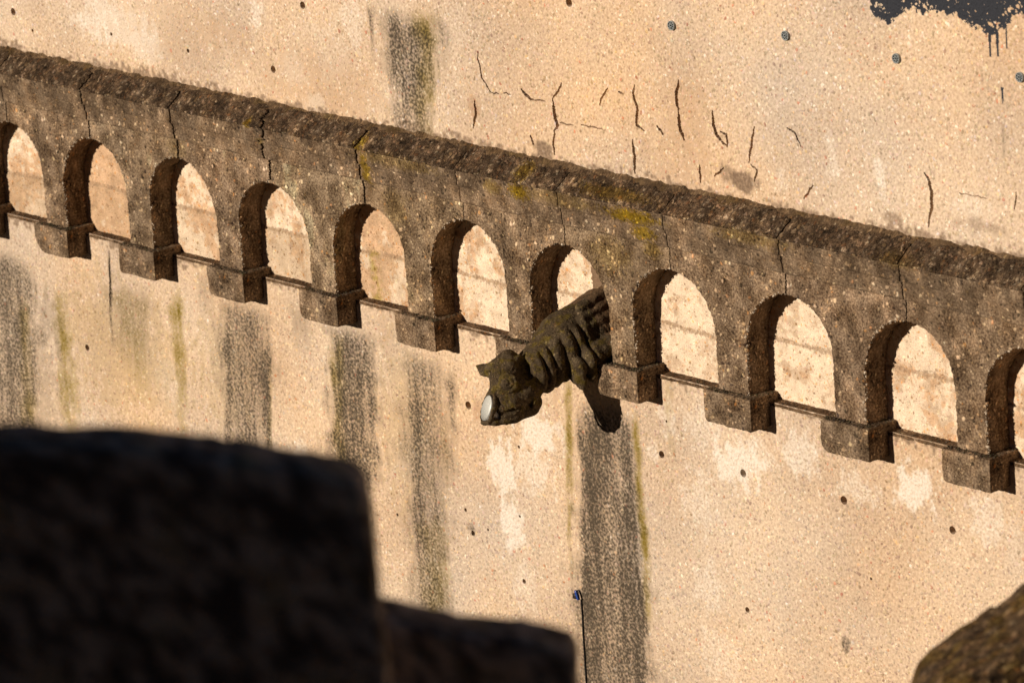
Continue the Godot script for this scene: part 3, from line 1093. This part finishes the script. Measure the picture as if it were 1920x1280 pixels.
func gargoyle_shape() -> Surf:
	# trunk
	bone(SPINE[0], SPINE[1], 0.125, 0.120, 0.02)
	bone(SPINE[1], SPINE[2], 0.122, 0.090, 0.03)
	bone(SPINE[2], SPINE[3], 0.082, 0.070, 0.02)
	# head: skull, cheek, nose ridge, muzzle, jaw
	bone(Vector3(0.477, -0.017, 0.342), Vector3(0.494, -0.028, 0.391), 0.082, 0.074, 0.02)
	bone(Vector3(0.548, -0.049, 0.354), Vector3(0.537, -0.069, 0.407), 0.050, 0.044, 0.015)
	bone(Vector3(0.470, 0.001, 0.421), Vector3(0.486, -0.042, 0.446), 0.036, 0.024, 0.012)
	bone(Vector3(0.510, -0.049, 0.421), Vector3(0.511, -0.066, 0.440), 0.044, 0.038, 0.010)
	bone(Vector3(0.541, -0.085, 0.425), Vector3(0.523, -0.096, 0.454), 0.046, 0.040, 0.008)
	bone(Vector3(0.541, -0.105, 0.339), Vector3(0.525, -0.128, 0.415), 0.046, 0.034, 0.015)
	bone(Vector3(0.543, -0.125, 0.417), Vector3(0.509, -0.135, 0.488), 0.034, 0.022, 0.008)
	bone(Vector3(0.509, -0.135, 0.488), Vector3(0.476, -0.143, 0.518), 0.022, 0.010, 0.006)
	bone(Vector3(0.43, -0.04, 0.365), Vector3(0.44, -0.075, 0.42), 0.046, 0.036, 0.015)
	# mouth: lips round the spout, the hollow for it, and the line between lip and jaw
	var mouth := Vector3(0.470, -0.091, 0.494)
	var m_ax := Vector3(-0.3797, 0.3740, 0.8461)
	var m1 := m_ax.cross(Vector3.UP).normalized()
	var m2 := m1.cross(m_ax)
	for k in 14:
		var a0 := TAU * k / 14.0
		var a1 := TAU * (k + 1) / 14.0
		bone(mouth - m_ax * 0.010 + (m1 * cos(a0) + m2 * sin(a0)) * 0.059, mouth - m_ax * 0.010 + (m1 * cos(a1) + m2 * sin(a1)) * 0.059, 0.0085, 0.0085, 0.006)
	bone(mouth - m_ax * 0.05, mouth + m_ax * 0.05, 0.052, 0.052, 0.003, true)
	bone(Vector3(0.597, -0.086, 0.402), Vector3(0.534, -0.110, 0.509), 0.010, 0.008, 0.004, true)
	# forehead plate, the crease under it, brow
	bone(Vector3(0.442, 0.038, 0.413), Vector3(0.461, 0.062, 0.357), 0.036, 0.042, 0.010)
	bone(Vector3(0.482, 0.040, 0.422), Vector3(0.503, 0.051, 0.386), 0.026, 0.030, 0.010)
	bone(Vector3(0.506, 0.019, 0.459), Vector3(0.545, 0.040, 0.418), 0.010, 0.010, 0.005, true)
	bone(Vector3(0.545, 0.040, 0.418), Vector3(0.548, 0.038, 0.387), 0.010, 0.010, 0.005, true)
	bone(Vector3(0.522, 0.026, 0.442), Vector3(0.551, 0.024, 0.405), 0.011, 0.010, 0.006)
	# ears
	bone(Vector3(0.429, 0.028, 0.409), Vector3(0.394, 0.029, 0.425), 0.034, 0.024, 0.010)
	bone(Vector3(0.394, 0.029, 0.425), Vector3(0.360, 0.044, 0.434), 0.024, 0.004, 0.006)
	bone(Vector3(0.514, 0.040, 0.370), Vector3(0.512, 0.060, 0.355), 0.026, 0.020, 0.008)
	bone(Vector3(0.512, 0.060, 0.355), Vector3(0.503, 0.093, 0.335), 0.020, 0.004, 0.006)
	bone(Vector3(0.538, 0.063, 0.348), Vector3(0.557, 0.032, 0.356), 0.024, 0.030, 0.010, true)
	# eye: two raised rings round the ball
	var e := Vector3(0.536, 0.004, 0.432)
	var nrm := Vector3(0.62, 0.30, 0.72).normalized()
	var s1 := nrm.cross(Vector3.UP).normalized()
	var s2 := s1.cross(nrm)
	for ring in [[0.031, 0.0085, 0.005], [0.017, 0.0065, 0.010]]:
		for k in 12:
			var a0 := TAU * k / 12.0
			var a1 := TAU * (k + 1) / 12.0
			bone(e + nrm * ring[2] + (s1 * cos(a0) + s2 * sin(a0)) * ring[0], e + nrm * ring[2] + (s1 * cos(a1) + s2 * sin(a1)) * ring[0], ring[1], ring[1], 0.003)
	bone(e, e + nrm * 0.012, 0.008, 0.007, 0.003)
	# folds behind the cheek
	bone(Vector3(0.578, -0.019, 0.345), Vector3(0.588, -0.069, 0.348), 0.008, 0.007, 0.005)
	bone(Vector3(0.589, -0.083, 0.354), Vector3(0.588, -0.097, 0.361), 0.013, 0.010, 0.006)
	# near foreleg folded against the flank: shoulder, elbow, paw with toes
	bone(Vector3(0.690, 0.085, 0.03), Vector3(0.672, 0.060, 0.115), 0.050, 0.040, 0.015)
	bone(Vector3(0.672, 0.060, 0.115), Vector3(0.650, 0.022, 0.155), 0.036, 0.036, 0.010)
	bone(Vector3(0.650, 0.022, 0.155), Vector3(0.632, -0.020, 0.165), 0.036, 0.024, 0.010)
	bone(Vector3(0.675, 0.01, 0.12), Vector3(0.668, -0.03, 0.135), 0.020, 0.013, 0.008)
	bone(Vector3(0.66, -0.02, 0.15), Vector3(0.65, -0.055, 0.155), 0.016, 0.010, 0.006)
	bone(Vector3(0.685, 0.095, 0.085), Vector3(0.672, 0.075, 0.125), 0.022, 0.016, 0.006)
	bone(Vector3(0.69, 0.06, 0.10), Vector3(0.675, 0.04, 0.13), 0.018, 0.014, 0.006)
	# the other foreleg, under the trunk
	bone(Vector3(0.44, 0.02, 0.03), Vector3(0.425, -0.04, 0.11), 0.045, 0.035, 0.015)
	bone(Vector3(0.425, -0.04, 0.11), Vector3(0.43, -0.085, 0.12), 0.032, 0.020, 0.012)
	# wing ribs lying back along the flank
	for k in 4:
		var o := k * 0.035
		bone(Vector3(0.640 - o * 0.45, 0.115 + o * 1.1, 0.11 - o * 0.2), Vector3(0.66 - o * 0.4, 0.165 + o * 1.15, -0.06), 0.022, 0.028, 0.012)
	var lo := Vector3(0.25, -0.25, -0.085)
	const CELL := 0.0048
	const F := 4
	var nx := 26 * F + 1
	var ny := 33 * F + 1
	var nz := 34 * F + 1
	var val := PackedFloat32Array()
	val.resize(nx * ny * nz)
	val.fill(1.0)
	var sx := 1
	var sy := nx
	var sz := nx * ny
	for cz in (nz - 1) / F:
		for cy in (ny - 1) / F:
			for cx in (nx - 1) / F:
				var mid := lo + (Vector3(cx, cy, cz) * F + Vector3.ONE * F * 0.5) * CELL
				var near := []
				var least := 1.0
				for b in bones:
					var pa: Vector3 = mid - b[0]
					var t := clampf(pa.dot(b[1]) * b[2], 0.0, 1.0)
					var gap: float = (pa - b[1] * t).length() - b[3] - b[4] * t
					near.append(gap)
					if not b[6]:
						least = minf(least, gap)
				var some := []
				for k in bones.size():
					if near[k] < (0.05 if bones[k][6] else maxf(least, 0.0) + 0.085):
						some.append(bones[k])
				var dm := carved(mid, some)
				if absf(dm) > CELL * F * 0.87 + 0.022:
					if dm < 0.0:
						for kz in F + 1:
							for ky in F + 1:
								for kx in F + 1:
									var at := (cz * F + kz) * sz + (cy * F + ky) * sy + cx * F + kx
									if val[at] == 1.0:
										val[at] = -0.5
					continue
				for kz in F + 1:
					for ky in F + 1:
						for kx in F + 1:
							var at := (cz * F + kz) * sz + (cy * F + ky) * sy + cx * F + kx
							if val[at] == 1.0 or val[at] == -0.5:
								var p := lo + Vector3(cx * F + kx, cy * F + ky, cz * F + kz) * CELL
								val[at] = carved(p, some) - folds(p) - 0.003 * n_mid.get_noise_3dv(p * 3.0) - 0.0028 * n_fine.get_noise_3dv(p * 2.2)
	# surface nets
	var s := Surf.new()
	var slot := PackedInt32Array()
	slot.resize(nx * ny * nz)
	slot.fill(-1)
	var corner := [0, sx, sy, sx + sy, sz, sx + sz, sy + sz, sx + sy + sz]
	var edges := [[0, 1], [2, 3], [4, 5], [6, 7], [0, 2], [1, 3], [4, 6], [5, 7], [0, 4], [1, 5], [2, 6], [3, 7]]
	for z in nz - 1:
		for y in ny - 1:
			var row := z * sz + y * sy
			for x in nx - 1:
				var at := row + x
				var inside := 0
				for k in 8:
					if val[at + corner[k]] < 0.0:
						inside += 1
				if inside == 0 or inside == 8:
					continue
				var sum := Vector3.ZERO
				var n := 0
				for ed in edges:
					var a: float = val[at + corner[ed[0]]]
					var b: float = val[at + corner[ed[1]]]
					if (a < 0.0) != (b < 0.0):
						var t := a / (a - b)
						var i0: int = ed[0]
						var i1: int = ed[1]
						var p0 := Vector3(i0 & 1, (i0 >> 1) & 1, i0 >> 2)
						var p1 := Vector3(i1 & 1, (i1 >> 1) & 1, i1 >> 2)
						sum += p0.lerp(p1, t)
						n += 1
				slot[at] = s.v.size()
				var p := lo + (Vector3(x, y, z) + sum / n) * CELL
				s.v.append(p)
				var moss := smoothstep(0.0, 0.45, n_mid.get_noise_3dv(p * 2.0) + 0.4 * n_fine.get_noise_3dv(p * 3.0))
				var col := mix_c(Color(0.255, 0.23, 0.17), Color(0.36, 0.32, 0.08), moss * 0.9)
				if p.z + 0.09 * n_mid.get_noise_3dv(p) < 0.055 and p.y > 0.10:
					col = mix_c(Color(0.50, 0.38, 0.27), Color(0.30, 0.24, 0.17), n_fine.get_noise_3dv(p * 2.0) + 0.4)
				s.c.append(mix_c(col, Color(0.52, 0.44, 0.33), 0.7 * smoothstep(0.2, 0.5, n_fine.get_noise_3dv(p * 5.0))))
	for z in range(1, nz - 1):
		for y in range(1, ny - 1):
			for x in range(1, nx - 1):
				var at := z * sz + y * sy + x
				var here := val[at] < 0.0
				for ax in 3:
					var step: int = [sx, sy, sz][ax]
					if here == (val[at + step] < 0.0):
						continue
					var u: int = [sy, sz, sx][ax]
					var w: int = [sz, sx, sy][ax]
					var a := slot[at]
					var b := slot[at - u]
					var c := slot[at - u - w]
					var d := slot[at - w]
					if a < 0 or b < 0 or c < 0 or d < 0:
						continue
					if here:
						s.quad(a, d, c, b)
					else:
						s.quad(a, b, c, d)
	return s

# ------------------------------------------------------------------ small fittings
func tube(s: Surf, path: PackedVector3Array, radius: float, sides: int, col: Color) -> void:
	var b := s.v.size()
	for k in path.size():
		var dir := (path[mini(k + 1, path.size() - 1)] - path[maxi(k - 1, 0)]).normalized()
		var side := dir.cross(Vector3(0.3, 0.2, 1.0)).normalized()
		var other := side.cross(dir)
		for j in sides:
			var a := TAU * j / sides
			s.v.append(path[k] + (side * cos(a) + other * sin(a)) * radius)
			s.c.append(col)
	for k in path.size() - 1:
		for j in sides:
			var j2 := (j + 1) % sides
			s.quad(b + k * sides + j, b + k * sides + j2, b + (k + 1) * sides + j2, b + (k + 1) * sides + j)

func ring(s: Surf, at: Vector3, r_in: float, r_out: float, z0: float, z1: float, sides: int) -> void:   # a flat collar facing +z
	var b := s.v.size()
	for j in sides:
		var d := Vector3(cos(TAU * j / sides), sin(TAU * j / sides), 0)
		for k in [[r_out, z0], [r_out, z1], [r_in, z1], [r_in, z0]]:
			s.v.append(at + d * k[0] + Vector3(0, 0, k[1]))
	for j in sides:
		var a := b + j * 4
		var c := b + ((j + 1) % sides) * 4
		for k in 3:
			s.quad(a + k, a + k + 1, c + k + 1, c + k)

func anchor_disc(at: Vector3, label: String, turn: float) -> void:
	var t := thing("anchor_disc", label, "fixing", at, "plastic anchor discs on the upper wall")
	t.rotation.z = turn
	t.scale = Vector3(0.68, 0.68, 1.0)
	var s := Surf.new()
	ring(s, Vector3.ZERO, 0.0215, 0.0265, -0.004, 0.005, 28)
	part("rim", s, M.disc, t)
	s = Surf.new()
	ring(s, Vector3.ZERO, 0.006, 0.0105, -0.004, 0.006, 20)
	part("hub", s, M.disc, t)
	s = Surf.new()
	ring(s, Vector3.ZERO, 0.0001, 0.023, -0.002, 0.0012, 24)
	part("recess", s, M.disc_dark, t)
	for k in 8:
		s = Surf.new()
		var d := Vector3(cos(TAU * k / 8.0), sin(TAU * k / 8.0), 0)
		var q := Vector3(-d.y, d.x, 0) * 0.0016
		var a := d * 0.0095
		var b := d * 0.022
		var z := Vector3(0, 0, 0.004)
		s.v = PackedVector3Array([a - q, b - q, b + q, a + q, a - q + z, b - q + z, b + q + z, a + q + z])
		s.quad(7, 6, 5, 4)
		s.quad(4, 5, 1, 0)
		s.quad(6, 7, 3, 2)
		part("spoke", s, M.disc, t)

# ------------------------------------------------------------------ build
func _ready() -> void:
	# camera: a long lens on a gallery above and to the right, a little off level
	var cam := Camera3D.new()
	cam.name = "camera"
	var right := Vector3(0.6680686, -0.06503021, -0.7412526)
	var up := Vector3(-0.16543021, 0.95826227, -0.23316576)
	cam.transform = Transform3D(Basis(right, up, Vector3(0.72547722, 0.2783963, 0.62942697)), Vector3(14.34642617, 5.46056103, 12.38091008))
	cam.near = 0.1
	cam.far = 400.0
	var lens := CameraAttributesPhysical.new()
	lens.frustum_focal_length = 176.05
	lens.frustum_focus_distance = 19.2
	lens.frustum_near = 0.1
	lens.frustum_far = 400.0
	lens.exposure_aperture = 4.4
	cam.attributes = lens
	cam.fov = 7.799
	add_child(cam)
	cam.current = true

	var env := Environment.new()
	env.background_mode = Environment.BG_SKY
	var sky_mat := ProceduralSkyMaterial.new()
	sky_mat.sky_top_color = Color(0.30, 0.42, 0.62)
	sky_mat.sky_horizon_color = Color(0.62, 0.68, 0.74)
	sky_mat.sky_curve = 0.12
	sky_mat.ground_bottom_color = Color(0.16, 0.14, 0.11)
	sky_mat.ground_horizon_color = Color(0.40, 0.38, 0.34)
	sky_mat.sun_angle_max = 1.0
	var sky := Sky.new()
	sky.sky_material = sky_mat
	env.sky = sky
	env.background_energy_multiplier = 0.11
	env.tonemap_mode = Environment.TONE_MAPPER_LINEAR
	env.tonemap_exposure = 1.0
	env.sdfgi_enabled = true
	env.ssao_enabled = true
	env.ssil_enabled = true
	var world := WorldEnvironment.new()
	world.name = "world_environment"
	world.environment = env
	add_child(world)

	# the sun: low, and a little to the left of square on to the wall
	var sun := DirectionalLight3D.new()
	sun.name = "sun"
	var az := deg_to_rad(14.0)
	var el := deg_to_rad(14.5)
	var to_sun := Vector3(-sin(az) * cos(el), sin(el), cos(az) * cos(el))
	sun.look_at_from_position(to_sun * 60.0, Vector3.ZERO, Vector3.UP)
	sun.light_color = Color(1.0, 0.94, 0.865)
	sun.light_energy = 1.5
	sun.light_angular_distance = 0.5
	sun.shadow_enabled = true
	add_child(sun)

	for n in [[n_mid, 9.0, 3, 3], [n_fine, 34.0, 3, 7], [n_wide, 2.2, 2, 13]]:
		n[0].noise_type = FastNoiseLite.TYPE_SIMPLEX_SMOOTH
		n[0].frequency = n[1]
		n[0].fractal_octaves = n[2]
		n[0].seed = n[3]

	# materials
	var t_stone := stone_tile(1024, [136, 122, 107], 0.5, [[196, 176, 150], [240, 224, 202], [196, 158, 122], [92, 83, 74], [160, 142, 122]], PackedInt32Array([0, 0, 0, 1, 1, 1, 2, 3, 3, 3, 4, 4, 4, 4, 0, 3, 4]), 7500, 1.2, 6.3, 11, 300)
	var t_rough := stone_tile(1024, [112, 98, 84], 0.5, [[190, 168, 142], [240, 226, 204], [170, 130, 96], [66, 58, 50], [136, 118, 100]], PackedInt32Array([0, 0, 1, 1, 2, 3, 3, 3, 4, 4, 0]), 9000, 1.6, 8.5, 23, 600)
	var t_plaster := stone_tile(1024, [226, 212, 196], 0.25, [[236, 222, 202], [246, 238, 224], [228, 184, 136], [186, 160, 136], [220, 202, 182]], PackedInt32Array([0, 0, 1, 2, 3, 4, 4, 4, 0]), 6500, 1.5, 7.0, 37, 60)
	M.stone = tri_mat(t_stone, 0.66, Color(1, 1, 1), 0.9)
	M.rough_stone = tri_mat(t_rough, 0.85, Color(0.90, 0.89, 0.88), 1.4)
	M.plaster = tri_mat(t_plaster, 1.0, Color(1, 1, 1), 0.4)
	M.carved = tri_mat(t_stone, 1.15, Color(1, 1, 1), 0.6, 0.85)
	M.near = tri_mat(t_plaster, 0.8, Color(1, 1, 1), 1.5)
	M.chip = plain(Color(1, 1, 1), 0.9, 0.3)
	M.chip.vertex_color_use_as_albedo = true
	M.pipe = plain(Color(0.84, 0.84, 0.82), 0.4)
	M.disc = plain(Color(0.62, 0.64, 0.64), 0.55)
	M.disc_dark = plain(Color(0.10, 0.14, 0.15), 0.6)
	M.cable = plain(Color(0.025, 0.025, 0.028), 0.5)
	M.clip = plain(Color(0.05, 0.23, 0.55), 0.35)
	M.grip = plain(Color(0.10, 0.045, 0.035), 0.5)
	var low_mats := wall_materials(-4.6, 0.02, 8.0, 3.2, 360.0, 0.0, 101, false)
	var up_mats := wall_materials(-4.6, 2.04, 8.0, 1.32, 360.0, 0.765, 202, true)
	print("textures ", Time.get_ticks_msec())

	# ground
	var gs := Surf.new()
	add_grid(gs, PackedVector3Array([Vector3(-150, GROUND_Y, -150), Vector3(150, GROUND_Y, -150), Vector3(-150, GROUND_Y, 150), Vector3(150, GROUND_Y, 150)]), 2, PackedColorArray([Color(0.30, 0.28, 0.17), Color(0.30, 0.28, 0.17), Color(0.30, 0.28, 0.17), Color(0.30, 0.28, 0.17)]))
	part("ground", gs, M.stone, self).set_meta("kind", "structure")

	# the wall
	var wall := thing("castle_wall", "sunlit tan pebble-render wall with blind arches, cracked plaster and dark drip stains", "wall", Vector3(0, GROUND_Y, 0))
	var inner := Node3D.new()
	for half in [["lower_wall", low_mats, GROUND_Y, 0.0], ["upper_wall", up_mats, 0.74, 5.0]]:
		var o := MeshInstance3D.new()
		o.name = half[0]
		o.mesh = mesh_of([wall_surface(-12.6, -0.6, half[2], half[3]), wall_surface(-0.6, 11.4, half[2], half[3])], half[1])
		o.position.y = -GROUND_Y
		wall.add_child(o)
	var core := Surf.new()   # the body of the wall behind the render
	for q in [[-12.6, 11.4, GROUND_Y, 5.0, -0.075, -0.9]]:
		var a := Vector3(q[0], q[2], q[5])
		var b := Vector3(q[1], q[3], q[4])
		var e := [Vector3(a.x, b.y, b.z), Vector3(b.x, b.y, b.z), Vector3(b.x, a.y, b.z), Vector3(a.x, a.y, b.z), Vector3(a.x, b.y, a.z), Vector3(b.x, b.y, a.z), Vector3(b.x, a.y, a.z), Vector3(a.x, a.y, a.z)]
		core.v = PackedVector3Array(e)
		for k in 8:
			core.c.append(Color(0.5, 0.4, 0.3))
		core.quad(0, 1, 2, 3)
		core.quad(5, 4, 7, 6)
		core.quad(4, 0, 3, 7)
		core.quad(1, 5, 6, 2)
		core.quad(4, 5, 1, 0)
	part("wall_core", core, M.stone, wall).position.y = -GROUND_Y
	inner.free()
	var before := wall.get_child_count()
	for i in range(FIRST, LAST + 1):
		arch_block(i, wall)
		course_stone(i, "band_stone", PackedVector2Array([Vector2(0.05, BAND_TOP - 0.001), Vector2(0.084, BAND_TOP - 0.001), Vector2(0.087, BAND_TOP - 0.005), Vector2(0.081, BLOCK_TOP + 0.004), Vector2(0.078, BLOCK_TOP), Vector2(0.04, BLOCK_TOP)]), 0.0024, 0.5, wall, 60)
		course_stone(i, "band_stone", PackedVector2Array([Vector2(0.06, 0.6775), Vector2(0.096, 0.6775), Vector2(0.098, 0.674), Vector2(0.0965, BAND_TOP + 0.003), Vector2(0.094, BAND_TOP), Vector2(0.05, BAND_TOP)]), 0.0026, 0.7, wall, 70)
		course_stone(i, "coping_stone", PackedVector2Array([Vector2(-0.004, COPING_TOP + 0.006), Vector2(0.012, COPING_TOP), Vector2(0.1045, COPING_LOW + 0.004), Vector2(0.1065, COPING_LOW + 0.001), Vector2(0.106, COPING_LOW - 0.004), Vector2(0.103, COPING_LOW - 0.006), Vector2(0.06, COPING_LOW - 0.006)]), 0.0030, 1.0, wall, 110)
		corbel(i, wall)
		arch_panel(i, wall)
		sill(i, wall)
		ledge_debris(i, wall)
	fillet(wall)
	for k in range(before, wall.get_child_count()):
		wall.get_child(k).position.y = -GROUND_Y
	print("wall ", Time.get_ticks_msec())

	# gargoyle and its spout
	var beast := thing("gargoyle", "dark mossy carved stone gargoyle with ringed neck leaning out of an arch", "gargoyle", Vector3.ZERO)
	part("body", gargoyle_shape(), M.carved, beast)
	print("gargoyle ", Time.get_ticks_msec())
	var spout := thing("drain_pipe", "white plastic drain pipe end showing in the gargoyle's open mouth", "pipe", Vector3(0.470, -0.091, 0.494))
	var ps := Surf.new()
	var axis := Vector3(-0.3797, 0.3740, 0.8461)
	var pa := axis.cross(Vector3.UP).normalized()
	var pb := pa.cross(axis)
	const PN := 40
	for k in PN:
		var d := pa * cos(TAU * k / PN) + pb * sin(TAU * k / PN)
		for e in [[0.0500, -0.06], [0.0500, 0.0], [0.0468, 0.0], [0.0460, -0.026], [0.0330, -0.035], [0.0001, -0.038]]:
			ps.v.append(d * e[0] + axis * e[1])
	for k in PN:
		var a := k * 6
		var c := ((k + 1) % PN) * 6
		for j in 5:
			ps.quad(a + j, c + j, c + j + 1, a + j + 1)
	part("pipe", ps, M.pipe, spout)

	# fixings on the upper wall
	var disc_labels := ["white plastic anchor disc above the twin vertical cracks", "white plastic anchor disc midway between the cracks and the paint patch", "white plastic anchor disc below the left end of the dark paint patch", "white plastic anchor disc to the right of the paint runs"]
	for k in DISCS.size():
		anchor_disc(Vector3(DISCS[k][0], DISCS[k][1], 0.004), disc_labels[k], k * 0.3)

	# cable with its blue clip
	var line := thing("hanging_cable", "thin black cable hanging from a blue clip beside the broad dark stain", "cable", Vector3(0.39, -1.0, 0.0))
	var cs := Surf.new()
	var path := PackedVector3Array()
	for k in 60:
		var y := -0.02 - k * 0.067
		path.append(Vector3(0.006 * n_fine.get_noise_2d(y * 0.2, 1.0) - 0.0005 * k * 0.1, y, 0.0045))
	tube(cs, path, 0.0028, 8, Color.WHITE)
	part("cord", cs, M.cable, line)
	cs = worn_block(Vector3(0.006, 0.019, 0.007), 0.004, 0.004, 0.001, Vector3.ZERO, func(_p: Vector3, _d: Vector3) -> Color: return Color.WHITE, func(q: Vector3) -> Vector3: return Vector3(q.x - 0.007 + q.y * -0.35, q.y - 0.0, q.z + 0.016))
	part("clip", cs, M.clip, line)
	cs = worn_block(Vector3(0.011, 0.011, 0.007), 0.005, 0.004, 0.001, Vector3.ZERO, func(_p: Vector3, _d: Vector3) -> Color: return Color.WHITE, func(q: Vector3) -> Vector3: return Vector3(q.x - 0.026, q.y - 0.010, q.z + 0.010))
	part("grip", cs, M.grip, line)
	cs = Surf.new()
	tube(cs, PackedVector3Array([Vector3(-0.012, 0.014, -0.01), Vector3(-0.012, 0.016, 0.010), Vector3(-0.012, 0.016, 0.018)]), 0.003, 8, Color.WHITE)
	part("hook", cs, M.disc, line)

	# battlements in the shade between the gallery and the wall
	var along := Vector3(0.669, 0, -0.743)
	var away := Vector3(-0.743, 0, -0.669)
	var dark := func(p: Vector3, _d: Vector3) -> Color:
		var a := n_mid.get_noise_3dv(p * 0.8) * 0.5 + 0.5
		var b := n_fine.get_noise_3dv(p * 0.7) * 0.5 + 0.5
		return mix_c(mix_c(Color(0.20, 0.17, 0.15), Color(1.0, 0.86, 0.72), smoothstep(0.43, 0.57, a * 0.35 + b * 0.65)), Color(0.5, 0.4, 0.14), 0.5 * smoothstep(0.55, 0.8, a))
	var rampart := thing("near_rampart", "dark shaded rampart with two stepped merlons, out of focus below the wall", "battlement", Vector3(8.2, GROUND_Y, 7.0))
	var put := func(corner: Vector3, h: Vector3, tops: Array, lean: float) -> Callable:   # corner: the near upper right corner; tops: rise of the top by distance leftwards
		return func(q: Vector3) -> Vector3:
			var s := h.x - q.x
			var rise := 0.0
			for k in tops.size() - 1:
				if s >= tops[k][0]:
					rise = lerpf(tops[k][1], tops[k + 1][1], clampf((s - tops[k][0]) / (tops[k + 1][0] - tops[k][0]), 0.0, 1.0))
			var y := q.y + rise * smoothstep(-h.y, h.y, q.y)
			var x := q.x + lean * (h.y - q.y)
			return corner + along * (x - h.x) - away * (q.z + h.z) + Vector3(0, y - h.y, 0) - rampart.position
	var h1 := Vector3(0.55, 0.75, 0.07)
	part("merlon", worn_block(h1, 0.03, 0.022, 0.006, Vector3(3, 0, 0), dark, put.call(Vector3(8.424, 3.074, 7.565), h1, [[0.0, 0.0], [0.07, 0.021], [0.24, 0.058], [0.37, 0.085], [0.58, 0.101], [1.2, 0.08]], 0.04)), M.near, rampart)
	var h2 := Vector3(0.5, 0.75, 0.07)
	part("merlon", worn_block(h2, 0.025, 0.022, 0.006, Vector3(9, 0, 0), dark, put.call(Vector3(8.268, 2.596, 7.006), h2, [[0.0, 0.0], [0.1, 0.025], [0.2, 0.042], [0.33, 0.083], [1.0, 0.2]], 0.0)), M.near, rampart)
	var h3 := Vector3(1.0, 3.2, 0.7)
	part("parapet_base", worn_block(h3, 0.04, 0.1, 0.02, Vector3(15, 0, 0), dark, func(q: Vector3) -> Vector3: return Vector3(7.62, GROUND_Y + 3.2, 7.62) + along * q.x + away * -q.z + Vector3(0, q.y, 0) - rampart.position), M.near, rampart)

	var mossy := func(p: Vector3, _d: Vector3) -> Color:
		var a := n_mid.get_noise_3dv(p * 1.3) * 0.5 + 0.5
		var b := n_fine.get_noise_3dv(p * 1.0) * 0.5 + 0.5
		return mix_c(mix_c(Color(0.62, 0.50, 0.36), Color(0.22, 0.185, 0.145), smoothstep(0.40, 0.62, b)), Color(0.50, 0.39, 0.08), 0.7 * smoothstep(0.45, 0.7, a))
	var stone := thing("mossy_parapet", "mossy brown sloping stone parapet end rising below the right arches", "parapet", Vector3(6.0, GROUND_Y, 3.0))
	var h4 := Vector3(0.6, 2.9, 0.2)
	var slope := func(q: Vector3) -> Vector3:
		var s := q.x + h4.x
		var y := q.y + s * 0.66 * smoothstep(-h4.y, h4.y, q.y) + 0.02 * n_mid.get_noise_2d(s * 1.2, 5.0)
		var x := q.x - 0.25 * (h4.y - q.y) * smoothstep(0.3, 0.0, h4.y - q.y) - 0.07 * smoothstep(0.0, 0.3, h4.y - q.y)
		return Vector3(5.487, 0.848, 3.34) + along * (x + h4.x) - away * (q.z + h4.z) + Vector3(0, y - h4.y, 0) - stone.position
	part("coping_block", worn_block(h4, 0.012, 0.02, 0.010, Vector3(21, 0, 0), mossy, slope), M.rough_stone, stone)

	# unseen keep, added behind the camera to cast shade over the battlements
	var keep := thing("added_keep", "unseen stone keep added behind the camera to shade the near battlements", "keep", Vector3(11.0, GROUND_Y, 17))
	var ks := worn_block(Vector3(6.5, 6.0, 1.6), 0.1, 0.5, 0.03, Vector3.ZERO, func(_p: Vector3, _d: Vector3) -> Color: return Color(0.5, 0.42, 0.34), func(q: Vector3) -> Vector3: return q + Vector3(0, 6.0, 0))
	part("added_keep_wall", ks, M.stone, keep)
	for k in 5:
		ks = worn_block(Vector3(0.8, 0.7, 0.5), 0.05, 0.2, 0.02, Vector3(k, 0, 0), func(_p: Vector3, _d: Vector3) -> Color: return Color(0.5, 0.42, 0.34), func(q: Vector3) -> Vector3: return q + Vector3(-5.6 + k * 2.8, 12.6, -1.0))
		part("merlon", ks, M.stone, keep)
	print("done ", Time.get_ticks_msec(), " fov ", cam.fov)
